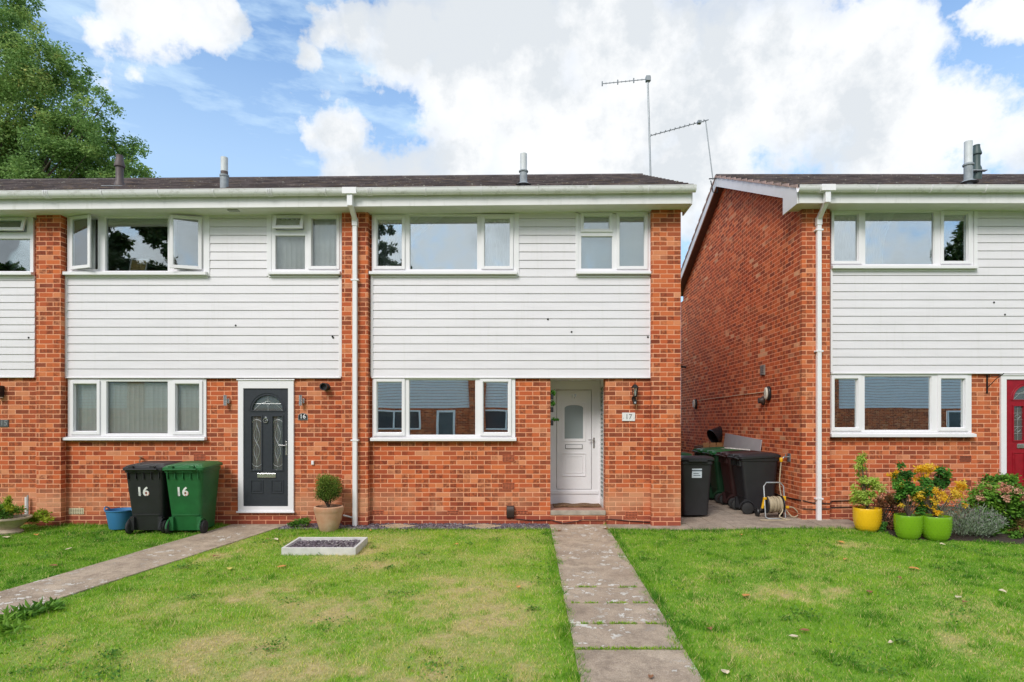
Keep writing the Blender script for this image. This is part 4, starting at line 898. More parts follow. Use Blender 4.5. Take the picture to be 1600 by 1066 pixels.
for px in (-500, -150, 200, 548, 733, 1010, 1290, 1650, 2000): MB().box(fo(px), fo(px+26), YO+.0305, YO+.14, -.6, 5.0).build('brick_pier', M['brick'], ho)
MB().prism([(YO+.5, 5.05), (YO-3.7, 6.95), (YO-7.9, 5.05)], xs0-.1, xs1+.1, 'x').build('roof', M['roof'], ho)

# ------------------------------------------------------------------ bins, pots, bits
def bin_mesh_mat(c, n): return simple(n, c, .48, var=.18, scale=5)
M['bin_black'] = bin_mesh_mat((.020, .020, .023), 'bin_black'); M['bin_green'] = bin_mesh_mat((.012, .115, .030), 'bin_green'); M['bin_dark_green'] = bin_mesh_mat((.008, .045, .018), 'bin_dark_green'); M['bin_brown'] = bin_mesh_mat((.030, .010, .010), 'bin_brown')
def rrect(w, d, r, n=4, oy=0):
    pts = []
    for cx, cy, a0 in ((w-r, d-r, 0), (-w+r, d-r, 90), (-w+r, -d+r, 180), (w-r, -d+r, 270)):
        for i in range(n+1):
            a = rad(a0+90*i/n); pts.append((cx+r*math.cos(a), oy+cy+r*math.sin(a)))
    return pts
def wheelie(label, mat, loc, rz=0, number=None, sticker=False, lid_mat=None, numlid=None, lid_tilt=0):
    """handle side faces -Y"""
    t = thing('wheelie_bin', label, 'wheelie bin', (0, 0, 0), 'wheelie bins')
    m = MB(); secs = []
    for z, w, d, r, oy in ((.05, .215, .235, .05, .035), (.30, .232, .262, .06, .02), (.62, .252, .296, .06, .008), (.93, .272, .325, .06, 0), (.935, .285, .34, .065, 0), (.985, .288, .343, .065, 0)):
        secs.append([(x, y, z) for x, y in rrect(w, d, r, 5, oy)])
    n = len(secs[0]); base = len(m.v)
    for s in secs: m.v += s
    for i in range(len(secs)-1):
        for k in range(n): m.f.append((i*n+k, i*n+(k+1) % n, (i+1)*n+(k+1) % n, (i+1)*n+k)); m.m.append(0)
    m.f.append(tuple(range(n-1, -1, -1))); m.m.append(0); m.f.append(tuple((len(secs)-1)*n+k for k in range(n))); m.m.append(0)
    # wheel arch cheeks and ribs below the rim
    for s in (-1, 1):
        m.box(s*.20-.03, s*.20+.03, -.27, -.15, .06, .26)
        m.tube([(s*.235, -.215+.135*math.cos(a), .10+.135*math.sin(a)) for a in [math.pi*i/8 for i in range(9)]], .012, 6)
    for i in range(5): m.box(-.22+i*.11-.006, -.22+i*.11+.006, -.345, -.31, .84, .935)
    m.box(-.24, .24, .325, .345, .935, .985); m.box(-.19, .19, -.248, -.232, .28, .30)
    b = m.build('body', mat, t, smooth=True, bevel=0)
    lm = lid_mat or mat; m = MB(); secs = []
    for z, w, d, r, oy in ((.986, .305, .362, .06, .005), (1.022, .305, .362, .06, .005), (1.052, .27, .31, .07, 0), (1.066, .20, .22, .08, 0)): secs.append([(x, y, z+(y*.05)) for x, y in rrect(w, d, r, 5, oy)])
    o = 0
    for s in secs: m.v += s
    for i in range(len(secs)-1):
        for k in range(n): m.f.append((i*n+k, i*n+(k+1) % n, (i+1)*n+(k+1) % n, (i+1)*n+k)); m.m.append(0)
    m.f.append(tuple(range(n-1, -1, -1))); m.m.append(0); m.f.append(tuple((len(secs)-1)*n+k for k in range(n))); m.m.append(0)
    for s in (-1, 1): m.box(s*.15-.03, s*.15+.03, -.40, -.34, .985, 1.035)
    m.box(-.16, .16, .36, .40, .985, 1.01)
    lid = m.build('lid', lm, t, smooth=True)
    m = MB(); m.tube([(-.22, -.36, .965), (-.22, -.405, .985), (.22, -.405, .985), (.22, -.36, .965)], .014, 8); m.build('handle', mat, t, smooth=True)
    for s in (-1, 1):
        m = MB(); x = s*.255; w = .026
        prof = [(.02, -w), (.085, -w), (.1, -w*.7), (.1, w*.7), (.085, w), (.02, w)]
        m.lathe(prof, (0, 0, 0), 20); m.lathe([(.025, -w-.006), (.02, w+.006)], (0, 0, 0), 12)
        m.v = [(x+v[2], -.215+v[0], .10+v[1]) for v in m.v]; m.build('wheel', simple_cache('rubber', (.022, .022, .022), rough=.8), t, smooth=True)
    if number:
        Mx = Matrix.Translation((-.03, -.2945, .64))@Matrix.Rotation(rad(96.8), 4, 'X')
        text('number_sticker', number, .185, Mx, simple_cache('sticker_white', (.75, .75, .73)), t, .002, .005)
        for dx in (-.07, .04):      # the little print inside the digits
            m = MB(); 
            for k in range(5): yy_ = -.2975-.119*(.589+k*.012-.64); m.box(-.02+dx+(k % 2)*.035-.008, -.02+dx+(k % 2)*.035+.008, yy_-.001, yy_+.001, .585+k*.012, .593+k*.012)
            m.build('sticker_print', [simple_cache('sticker_grey', (.2, .22, .22)), simple_cache('sticker_red', (.6, .08, .03))][dx > 0], t)
    if sticker:
        m = MB().box(-.085, .085, .322, .3255, .70, .86, 0); m.box(-.085, .085, .3256, .3262, .815, .835, 1); m.box(-.06, .06, .3256, .3262, .735, .745, 1); m.box(-.03, .06, .3256, .3262, .77, .78, 1)
        sh = lambda v: (v[0], v[1]+.09*(v[2]-.78), v[2]); m.v = [sh(v) for v in m.v]; m.build('label_sticker', [simple_cache('sticker_blue', (.55, .62, .68)), simple_cache('sticker_dark', (.05, .07, .1))], t)
    if numlid: text('lid_number', numlid, .26, Matrix.Translation((0, 0, 1.076))@Matrix.Rotation(rad(rz*-1), 4, 'Z'), simple_cache('sticker_white', (.75, .75, .73)), lid, .002, .004)
    t.location = (loc[0], loc[1], gz(*loc)); t.rotation_euler = (0, 0, rad(rz)); return t
wheelie('black wheelie bin numbered 16, beside the blue tub', M['bin_black'], (fx(243, -.45), -.46), 5, '16')
wheelie('bright green wheelie bin numbered 16, left of the dark grey door', M['bin_green'], (fx(303.5, -.45), -.47), 4, '16')
wheelie('black wheelie bin with a pale blue sticker beside the end of the middle house', M['bin_black'], (fx(1084, .75), .88), 180, None, True)
wheelie('green-lidded wheelie bin hidden behind the bin with the pale blue sticker', M['bin_dark_green'], (fx(1052, 2.0), 2.1), 180, lid_mat=M['bin_green'])
xb = XG-.43
wheelie('large black wheelie bin behind the hose reel', M['bin_black'], (xb-.02, .98), -90)
wheelie('dark brown wheelie bin between the hose-reel bin and the green bins', M['bin_brown'], (xb-.02, 1.68), -90)
wheelie('dark green wheelie bin with white numbers on its lid, against the gable wall', M['bin_dark_green'], (xb-.05, 2.42), -88, lid_mat=M['bin_green'], numlid='10')
wheelie('dark green wheelie bin farthest along the gable wall', M['bin_dark_green'], (xb-.05, 3.2), -91, lid_mat=M['bin_green'])
m = MB()    # scraps of paper and bags on the lids
for (x, y, w, d, r) in ((4.02, 1.5, .16, .05, 20), (3.95, 1.9, .20, .06, -10), (4.15, 1.75, .14, .07, 40)):
    pass
tag(MB().obox(Matrix.Translation((4.02, 1.66, 1.16))@Matrix.Rotation(rad(14), 4, 'Z')@Matrix.Rotation(rad(5), 4, 'Y'), .22, .09, .012).build('newspaper', simple_cache('paper', (.6, .6, .58), var=.25, scale=30), bevel=.004), 'folded pale newspaper lying on the dark brown bin lid', 'newspaper')
# cardboard box stack and bucket beyond the bins
yb_ = 4.35; z0 = 0
bx0, bx1 = fx(1090, yb_), fx(1131, yb_); zt = fz(692, yb_)
cb = thing('cardboard_box', 'tall brown cardboard box beyond the green bins', 'box', ((bx0+bx1)/2, yb_, 0))
MB().box(bx0, bx1, yb_-.35, yb_+.3, .02, zt-.08).build('box_body', simple_cache('cardboard', (.20, .09, .035), var=.2), cb, bevel=.004)
m = MB()
for i in range(4): m.obox(Matrix.Translation((bx0+.09+i*.155, yb_-.36, zt-.04))@Matrix.Rotation(rad(-14+i*6), 4, 'X')@Matrix.Rotation(rad(-4+3*i), 4, 'Y'), .07, .004, .055)
m.obox(Matrix.Translation(((bx0+bx1)/2, yb_, zt-.06)), .28, .3, .006); m.build('flap', simple_cache('cardboard_light', (.34, .17, .06)), cb)
bk = MB(); bk.lathe([(.14, 0), (.15, .01), (.19, .30), (.205, .305), (.205, .325), (.19, .325), (.145, .03), (.13, .02)], (0, 0, 0), 28)
Mx = Matrix.Translation((fx(1121, yb_-.1)+.02, yb_-.1, zt+.20))@Matrix.Rotation(rad(-118), 4, 'Y')@Matrix.Rotation(rad(12), 4, 'X')@Matrix.Translation((0, 0, -.16))
bk.v = [tuple(Mx@Vector(v)) for v in bk.v]; tag(bk.build('bucket', simple_cache('bucket_black', (.018, .018, .022), rough=.2), smooth=True), 'black bucket tipped on its side on top of the cardboard box', 'bucket')
yv = 3.2; ya, yb2 = gwall(1184), gwall(1135); m = MB()
m.add([(XG-.16, 1.75, .4), (XG-.16, 3.85, .4), (XG-.02, 3.85, 1.42), (XG-.02, 1.75, 1.33)]+[(XG-.145, 1.75, .4), (XG-.145, 3.85, .4), (XG-.005, 3.85, 1.42), (XG-.005, 1.75, 1.33)], [(0, 1, 2, 3), (7, 6, 5, 4), (0, 4, 5, 1), (1, 5, 6, 2), (2, 6, 7, 3), (3, 7, 4, 0)])
tag(m.build('plasterboard_sheet', simple_cache('board_grey', (.40, .37, .38), var=.06)), 'pale grey board leaning on the gable wall behind the bins', 'board')

# blue tub
tx, ty = fx(190, -.32), -.34; tz = gz(tx, ty); tb = thing('garden_tub', 'blue flexible garden tub against the wall beside the black bin', 'tub', (tx, ty, tz))
pr = [(.15, 0), (.155, .01), (.20, .27), (.213, .28), (.213, .295), (.203, .295), (.15, .02), (.14, .012)]
MB().lathe(pr, (tx, ty, tz+.02), 32).build('tub_body', simple_cache('blue_rubber', (.045, .20, .42), rough=.45, var=.06), tb, smooth=True)
for s in (-1, 1):
    MB().tube([(tx+s*(.205+.03*math.sin(a)), ty+.06*math.cos(a), tz+.30+.05*math.sin(a)) for a in [math.pi*i/8 for i in range(9)]], .011, 8).build('handle', simple_cache('blue_rubber', (.045, .20, .42)), tb, smooth=True)
# terracotta pot with topiary
px_, py_ = fx(514.5, -.42), -.44; zg = gz(px_, py_)
def terracotta():
    t = NT('aged_terracotta'); v = t.obj(); c = t.ramp(t.noise(v, 3.5, 5), [(.35, (.52, .26, .15)), (.6, (.60, .38, .26)), (.75, (.66, .50, .38))]); t.col(c); t.b.inputs['Roughness'].default_value = .9; t.bump(t.noise(v, 30, 3), .2, .004); return t.mat
tp = thing('plant_pot', 'large pale terracotta pot beside the middle downpipe', 'plant pot', (px_, py_, zg))
MB().lathe([(.125, 0), (.135, .01), (.175, .14), (.208, .27), (.213, .30), (.222, .315), (.222, .375), (.212, .385), (.195, .385), (.19, .34), (.17, .33)], (px_, py_, zg), 40).build('pot_body', terracotta(), tp, smooth=True)
M['soil'] = simple('soil', (.05, .035, .025), 1, var=.4, scale=30, bump=.8)
MB().lathe([(.17, .29), (.19, .345), (.05, .35)], (px_, py_, zg), 24).build('soil', M['soil'], tp)
def stems(c, tops, r, mat=None):
    m = MB()
    for tpt in tops:
        a = Vector(c); b = Vector(tpt); mid = a.lerp(b, .5)+Vector((random.uniform(-.03, .03), random.uniform(-.03, .03), .01)); m.tube([a, mid, b], [r, r*.7, r*.35], 6)
    return m
bs = thing('topiary_bush', 'clipped round evergreen bush in the terracotta pot', 'bush', (px_, py_, zg+.35))
cc = [(px_+random.uniform(-.13, .13), py_+random.uniform(-.13, .13), zg+.66+random.uniform(-.14, .16), .09, .09, .08) for _ in range(26)]
cc = [c for c in cc]; stems((px_, py_, zg+.34), [c[:3] for c in cc[:12]], .009).build('stem', M['bark'], bs, smooth=True)
M['leaf_bush'] = leaf_mat('bush_leaf', [(0, (.05, .10, .015)), (.5, (.14, .22, .03)), (1, (.32, .38, .05))], .3)
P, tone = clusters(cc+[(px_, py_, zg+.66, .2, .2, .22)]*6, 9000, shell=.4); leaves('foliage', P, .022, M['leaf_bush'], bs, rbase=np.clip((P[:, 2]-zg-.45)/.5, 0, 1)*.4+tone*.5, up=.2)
# stone urn at the left edge
ux, uy = fx(16, -.6), -.62; uz = gz(ux, uy); ur = thing('stone_urn', 'low pale stone planter at the left edge of the photo', 'planter', (ux, uy, uz))
MB().lathe([(.17, 0), (.18, .03), (.12, .07), (.15, .11), (.22, .17), (.26, .22), (.28, .225), (.28, .25), (.25, .25), (.22, .2)], (ux, uy, uz), 28).build('urn_body', simple_cache('stone', (.45, .36, .27), var=.2, scale=14, bump=.4), ur, smooth=True)
up_ = thing('bedding_plant', 'bushy green bedding plant with a yellow-green sprig in the stone planter', 'plant', (ux, uy, uz+.22))
P, tone = clusters([(ux-.08+random.uniform(-.16, .16), uy+random.uniform(-.14, .14), uz+.30+random.uniform(-.04, .08), .12, .12, .08) for _ in range(10)], 3200)
M['leaf_green'] = leaf_mat('mid_green_leaf', [(0, (.05, .14, .02)), (.6, (.13, .30, .03)), (1, (.26, .44, .05))], .3)
M['leaf_lime'] = leaf_mat('lime_leaf', [(0, (.16, .28, .02)), (.6, (.38, .50, .04)), (1, (.55, .55, .06))], .35)
leaves('foliage', P, .035, M['leaf_green'], up_, rbase=tone)
P, tone = clusters([(ux+.05, uy-.08, uz+.50, .05, .05, .10), (ux+.07, uy-.08, uz+.40, .06, .05, .06)], 500); leaves('lime_sprig', P, .035, M['leaf_lime'], up_, rbase=tone)
P, tone = clusters([(ux-.14, uy-.15, uz+.42, .04, .04, .03), (ux-.05, uy-.17, uz+.40, .03, .03, .03)], 70); leaves('red_flower', P, .04, leaf_mat('red_petal', [(0, (.5, .03, .02)), (1, (.7, .08, .05))]), up_, rbase=tone)
def lowplant(name, label, cs, n, size, mat, asp=.5, gp='weeds growing along the wall'):
    P, tone = clusters(cs, n); P[:, 2] = np.maximum(P[:, 2], np.array([gz(a, b) for a, b in P[:, :2]])+.005)
    o = leaves(name, P, size, M[mat] if isinstance(mat, str) else mat, None, rbase=tone, droop=-.2, aspect=asp); return tag(o, label, 'plant', gp)
def gp3(px, py, dz=.05, r=.1, rz=None):
    x, y = gpt(px, py); return (x, y, gz(x, y)+dz, r, r, rz or r*.7)
def at(px, py, Y, r, ry=None, rz=None): return (fx(px, Y), Y, fz(py, Y), r, ry or r, rz or r)
lowplant('weed', 'lime green weeds at the foot of the left-hand brick pier', [at(50, 812, -.35, .12, .1, .06), at(66, 805, -.33, .12, .1, .09), at(72, 812, -.35, .1, .1, .05)], 800, .045, 'leaf_lime')
lowplant('weed', 'ferny green weed between the dark grey door and the terracotta pot', [at(468, 816, -.3, .12, .1, .05), at(458, 819, -.3, .09, .08, .04), at(478, 815, -.28, .08, .08, .06)], 1300, .028, 'leaf_green')

# yellow and green glazed pots
def glaze(n, c): return simple(n, c, .22, var=.05, spec=.6)
M['pot_yellow'] = glaze('yellow_glaze', (.85, .50, .015)); M['pot_green'] = glaze('lime_glaze', (.18, .37, .014))
def dimple_pot(label, px, pyb, pyt, R0, mat, dd=0):
    x, y = gpt(px, pyb); y += R0*.75+dd; z = gz(x, y); x = fx(px, y); H = fz(pyt, y-R0*.9)-z
    t = thing('plant_pot', label, 'plant pot', (x, y, z), 'dimpled glazed pots in front of the right-hand house')
    prof = [(R0*.55, 0), (R0*.62, .005), (R0*.80, H*.12), (R0*.93, H*.32), (R0*.99, H*.6), (R0*1.0, H*.86), (R0*1.0, H*.97), (R0*.98, H), (R0*.92, H), (R0*.9, H*.93), (R0*.88, H*.85)]
    m = MB().lathe(prof, (x, y, z), 44)
    for j in range(7):
        zz = H*(.16+.11*j); k = zz/H; r = np.interp(k, [p[1]/H for p in prof[:7]], [p[0] for p in prof[:7]]) if j < 99 else R0
        for i in range(26):
            a = 2*math.pi*(i+.5*(j % 2))/26; cx, cy = x+r*math.cos(a), y+r*math.sin(a); s = .0065
            d = Vector((math.cos(a), math.sin(a), 0)); w = Vector((-math.sin(a), math.cos(a), 0)); c = Vector((cx, cy, z+zz)); u = Vector((0, 0, 1))
            m.add([c+w*s, c+u*s, c-w*s, c-u*s, c+d*s*.9], [(0, 1, 4), (1, 2, 4), (2, 3, 4), (3, 0, 4)])
    m.build('pot_body', mat, t, smooth=True); MB().lathe([(R0*.88, H*.3), (R0*.89, H*.9), (.02, H*.92)], (x, y, z), 24).build('soil', M['soil'], t)
    return x, y, z, H
pY1 = dimple_pot('yellow dimpled pot on the left of the group by the wall', 1355, 834, 796, .195, M['pot_yellow'], .02)
pG1 = dimple_pot('lime green dimpled pot, the left one of the two green pots', 1419, 846, 807, .178, M['pot_green'])
pG2 = dimple_pot('lime green dimpled pot, the right one with yellow leaves above', 1462, 848, 809, .195, M['pot_green'])
pY2 = dimple_pot('yellow dimpled pot half hidden behind the two green pots', 1452, 836, 803, .20, M['pot_yellow'], .05)
def shrub(name, label, base, parts, gp='small trees and shrubs in front of the right-hand house', nst=6, sr=.008):
    t = thing(name, label, 'shrub', base, gp); tops = []
    for i, (cs, n, size, mat, asp) in enumerate(parts):
        P, tone = clusters(cs, n); tops += [c[:3] for c in cs][:nst*2]
        leaves('foliage' if i == 0 else 'foliage_tips', P, size, mat, t, rbase=tone, aspect=asp)
    stems(base, tops, sr).build('stem', M['bark'], t, smooth=True); return t
def scatter(px, py, Y, spx, spy, k, r, ry=.12):
    return [at(px+random.uniform(-spx, spx), py+random.uniform(-spy, spy), Y+random.uniform(-ry, ry), r*random.uniform(.7, 1.3)) for _ in range(k)]
M['leaf_acer'] = leaf_mat('pale_acer_leaf', [(0, (.26, .44, .05)), (.6, (.48, .64, .10)), (1, (.68, .72, .24))], .4)
M['leaf_gold'] = leaf_mat('golden_leaf', [(0, (.78, .40, .01)), (.5, (.93, .62, .03)), (1, (.95, .74, .15))], .4)
M['leaf_deep'] = leaf_mat('deep_green_leaf', [(0, (.03, .11, .02)), (.6, (.08, .25, .03)), (1, (.18, .38, .05))], .3)
M['leaf_bronze'] = leaf_mat('bronze_leaf', [(0, (.14, .10, .03)), (.4, (.25, .13, .05)), (.7, (.38, .17, .10)), (1, (.20, .24, .05))], .3)
M['leaf_sage'] = leaf_mat('lavender_leaf', [(0, (.14, .20, .12)), (.6, (.27, .34, .23)), (1, (.42, .46, .38))], .2)
M['petal_pink'] = leaf_mat('faded_pink_petal', [(0, (.55, .24, .14)), (.5, (.74, .38, .27)), (1, (.82, .54, .40))], .3)
M['petal_purple'] = leaf_mat('dull_mauve_petal', [(0, (.20, .15, .20)), (1, (.34, .26, .33))], .3)
x, y, z, H = pY1
shrub('acer_tree', 'small pale green acer in the left yellow pot', (x, y, z+H*.9), [(scatter(1349, 722, y, 9, 12, 7, .055)+scatter(1345, 745, y, 7, 10, 4, .05)+scatter(1365, 752, y, 14, 12, 9, .06)+scatter(1344, 772, y, 12, 12, 9, .065)+scatter(1366, 776, y, 12, 8, 6, .05), 2300, .045, M['leaf_acer'], .42)])
x, y, z, H = pG1
shrub('rose_bush', 'dark green rose bush with orange tips in the left green pot', (x, y, z+H*.9), [(scatter(1425, 765, y, 22, 16, 13, .075)+scatter(1415, 735, y, 14, 9, 6, .05)+scatter(1432, 790, y, 12, 9, 5, .05), 2600, .05, M['leaf_deep'], .6), (scatter(1398, 748, y, 9, 12, 7, .03)+scatter(1420, 780, y, 20, 10, 5, .03), 330, .04, M['leaf_gold'], .5)])
x, y, z, H = pY2
shrub('golden_shrub', 'bushy shrub with golden top and green sides in the half-hidden yellow pot', (x, y, z+H*.9), [(scatter(1448, 742, y, 18, 14, 16, .045)+scatter(1460, 765, y, 12, 12, 8, .04), 1500, .042, M['leaf_gold'], .45), (scatter(1470, 745, y, 11, 17, 9, .055)+scatter(1455, 785, y, 14, 9, 6, .05), 1400, .05, M['leaf_deep'], .55)])
x, y, z, H = pG2
shrub('golden_acer', 'open golden-yellow acer in the right green pot', (x, y, z+H*.9), [(scatter(1448, 772, y, 14, 9, 8, .05)+scatter(1480, 772, y, 18, 9, 12, .05)+scatter(1503, 770, y, 6, 19, 10, .04)+scatter(1463, 792, y, 12, 10, 6, .035)+scatter(1435, 782, y, 14, 8, 6, .035), 1500, .040, M['leaf_gold'], .4)])
xs, ys = gpt(1388, 833); 
shrub('bronze_shrub', 'straggly bronze and pink shrub between the left yellow pot and the green pots', (xs, ys+.25, gz(xs, ys)), [(scatter(1390, 800, ys+.25, 17, 24, 18, .08), 2600, .04, M['leaf_bronze'], .5), (scatter(1395, 780, ys+.2, 22, 12, 6, .03)+scatter(1412, 797, ys+.1, 12, 5, 3, .03), 260, .035, M['petal_pink'], .7)])
xs, ys = gpt(1372, 833)
shrub('heuchera_plant', 'small dark leafy plant at the foot of the left yellow pot', (xs, ys+.05, gz(xs, ys)), [(scatter(1372, 822, ys+.06, 11, 6, 10, .05, .05), 900, .035, M['leaf_deep'], .7)])
xs, ys = gpt(1525, 845)
t = thing('lavender_bush', 'grey-green lavender bush right of the green pots', 'shrub', (xs, ys+.25, gz(xs, ys)), 'small trees and shrubs in front of the right-hand house')
n = 5200; a = RNG.uniform(0, 2*math.pi, n); rr = np.sqrt(RNG.uniform(0, 1, n)); bx = xs+rr*np.cos(a)*.36; by = ys+.30+rr*np.sin(a)*.28
lean = np.stack([(bx-xs)*.5, (by-ys-.3)*.6-.05, np.full(n, .42)*(1-.35*rr**2)], 1)+RNG.normal(0, .035, (n, 3)); k = RNG.uniform(.15, 1.0, n)[:, None]
P = np.stack([bx, by, np.array([gz(p, q) for p, q in zip(bx, by)])], 1)+lean*k; d = lean/np.linalg.norm(lean, axis=1)[:, None]+RNG.normal(0, .45, (n, 3)); w = np.cross(d, RNG.normal(size=(n, 3))); w /= np.linalg.norm(w, axis=1)[:, None]; L = RNG.uniform(.03, .06, n)[:, None]
V = np.stack([P, P+d*L*.5+w*.0045, P+d*L, P+d*L*.5-w*.0045], 1).reshape(-1, 3); Fc = np.arange(n)[:, None]*4+np.array([0, 1, 2, 3]); np_mesh('foliage', V, Fc, M['leaf_sage'], t, np.repeat(RNG.uniform(0, 1, n), 4))
sel = k[:, 0] > .93; leaves('flower_spike', P[sel], .035, M['petal_purple'], t, droop=-.8, aspect=.35)['kind'] = 'stuff'
stems((xs, ys+.3, gz(xs, ys)), [(xs+random.uniform(-.3, .3), ys+.3+random.uniform(-.25, .2), gz(xs, ys)+random.uniform(.2, .35)) for _ in range(22)], .005).build('stem', M['bark'], t, smooth=True)
yh = -.85
shrub('hydrangea_bush', 'big leafy hydrangea with faded pink heads under the red door', (fx(1565, yh), yh, gz(5.8, yh)), [(scatter(1548, 795, yh, 34, 30, 26, .14, .25)+scatter(1592, 805, yh, 30, 36, 30, .16, .2)+scatter(1540, 775, yh, 22, 10, 8, .09), 9500, .055, M['leaf_green'], .6), (scatter(1555, 762, yh-.05, 26, 6, 9, .05)+scatter(1585, 772, yh-.15, 16, 7, 7, .05)+scatter(1535, 775, yh-.1, 12, 7, 5, .04)+scatter(1600, 782, yh-.2, 10, 6, 5, .05), 1900, .026, M['petal_pink'], .8), (scatter(1530, 810, yh-.1, 18, 20, 8, .07), 700, .045, M['leaf_bronze'], .6)], nst=12)
shrub('leafy_shrub', 'fresh green shrub behind the pink hydrangea, in front of the red door', (fx(1560, -.35), -.35, gz(7, -.35)), [(scatter(1562, 752, -.35, 27, 10, 16, .085)+scatter(1575, 775, -.35, 30, 12, 12, .09), 3200, .05, M['leaf_green'], .65)])
shrub('leafy_shrub', 'olive green shrub low at the right edge of the photo', (fx(1600, -1.2), -1.2, gz(7, -1.2)), [(scatter(1600, 828, -1.1, 24, 12, 12, .08), 1500, .04, M['leaf_bronze'], .3), (scatter(1598, 835, -1.15, 30, 7, 9, .07), 900, .04, M['leaf_green'], .6)])
# hanging sprigs inside the recess
t = thing('wall_planter', 'dark wall planters with green sprigs on the left side of the door recess', 'planter', (rx0, .1, 1.5))
m = MB(); [m.box(rx0+.001, rx0+.05, .02, .10, fz(p+4), fz(p-4)) for p in (620, 640, 661)]; m.build('holder', M['blackp'], t, bevel=.006)
for c_ in [(rx0+.045, .06, fz(614), .035, .05, .05), (rx0+.04, .06, fz(630), .025, .04, .05), (rx0+.08, .06, fz(655.5), .07, .04, .018)]:
    P, tone = clusters([c_], 140); P[:, 0] = np.maximum(P[:, 0], rx0+.004); leaves('sprig', P, .035, M['leaf_deep'], t, rbase=tone)

# hose reel
xr, yr = fx(1208, .3), .30; zr_ = gz(xr, yr); hr = thing('hose_reel', 'freestanding hose reel with a beige hose wound on it, beside the gable wall', 'hose reel', (xr, yr, zr_))
m = MB(); w = .165; H = .60; r = .012
m.tube([(xr-w, yr-.1, zr_+.03), (xr-w, yr-.02, zr_+H-.06), (xr-w+.05, yr, zr_+H), (xr+w-.05, yr, zr_+H), (xr+w, yr-.02, zr_+H-.06), (xr+w, yr-.1, zr_+.03), (xr+w-.03, yr-.14, zr_+.014), (xr-w+.03, yr-.14, zr_+.014), (xr-w, yr-.1, zr_+.03)], r, 8)
for s in (-1, 1): m.tube([(xr+s*w, yr-.04, zr_+.25), (xr+s*w, yr+.17, zr_+.09)], r, 8)
m.build('frame', simple_cache('alu', (.5, .52, .53), metal=.7, rough=.35), hr, smooth=True)
cz = zr_+.23
for s in (-1, 1):
    m = MB().lathe([(.02, -.008), (.145, -.008), (.15, 0), (.145, .008), (.02, .008)], (0, 0, 0), 28); m.v = [(xr+s*(w-.035)+v[2], yr-.02+v[0], cz+v[1]) for v in m.v]; m.build('drum_flange', M['blackp'], hr, smooth=True)
for s in (-1, 1):
    m = MB().lathe([(.02, -.02), (.07, -.02), (.08, 0), (.07, .02), (.02, .02)], (0, 0, 0), 20); m.v = [(xr+s*(w+.035)+v[2], yr+.17+v[0], zr_+.08+v[1]) for v in m.v]; m.build('wheel', M['blackp'], hr, smooth=True)
m = MB(); pts = []
for lay, rr in ((0, .080), (1, .103), (2, .124)):
    turns = 9
    for i in range(turns*16+1):
        a = 2*math.pi*i/16; u = i/(turns*16); u = u if lay % 2 == 0 else 1-u; rj = rr+.008*math.sin(i*.37+lay)+.006*math.sin(i*.11); pts.append((xr-w+.055+(2*w-.11)*u+.006*math.sin(i*.23), yr-.02+rj*math.cos(a), cz+rj*math.sin(a)*1.0))
m.tube(pts, .0118, 6); hose = simple_cache('beige_hose', (.42, .34, .23), var=.15, rough=.5)
m.build('wound_hose', hose, hr, smooth=True)
m = MB(); m.obox(Matrix.Translation((xr-w-.02, yr-.05, cz+.03))@Matrix.Rotation(rad(12), 4, 'Y'), .016, .016, .09); m.obox(Matrix.Translation((xr-w+.01, yr-.05, cz+.11)), .03, .02, .02); m.obox(Matrix.Translation((xr+w, yr-.05, cz+.11)), .022, .02, .04); m.obox(Matrix.Translation((xr+w+.06, yr-.02, cz-.04)), .03, .02, .02)
m.build('crank_handle', simple_cache('yellow_plastic', (.75, .40, .01)), hr, bevel=.005)
g = gz(xr, yr)+.013
tail = [(xr+w-.08, yr-.12, cz+.05), (xr+w-.07, yr-.15, cz-.08), (xr+w-.13, yr-.17, g+.04), (xr+w-.02, yr-.2, g), (xr+w-.01, yr-.27, g), (xr-.1, yr-.30, g), (xr-.32, yr-.27, g)]
def smooth_path(p, k=6):
    out = []; p = [Vector(q) for q in p]
    for i in range(len(p)-1):
        a, b, c, d = p[max(i-1, 0)], p[i], p[i+1], p[min(i+2, len(p)-1)]
        for j in range(k):
            t = j/k; out.append(.5*((2*b)+(c-a)*t+(2*a-5*b+4*c-d)*t*t+(3*b-a-3*c+d)*t**3))
    return out+[p[-1]]
MB().tube(smooth_path(tail), .0105, 8).build('loose_hose', hose, hr, smooth=True)
MB().tube(smooth_path([(XG-.145, .56, fz(716, .56)-.07), (XG-.15, .56, .95), (XG-.19, .52, .6), (xr+w+.03, yr+.1, cz+.06), (xr+w+.02, yr, cz)]), .0105, 8).build('feed_hose', hose, hr, smooth=True)
MB().tube(smooth_path([(xr+w+.08, yr-.02, cz-.04), (xr+w+.16, yr-.03, cz-.05), (xr+w+.24, yr-.05, cz-.14), (xr+w+.20, yr-.06, g+.03), (xr+w+.13, yr-.06, g+.02), (xr+w+.06, yr-.04, g+.1), (xr+w+.04, yr-.02, cz-.08)]), .0105, 8).build('hose_loop', hose, hr, smooth=True)

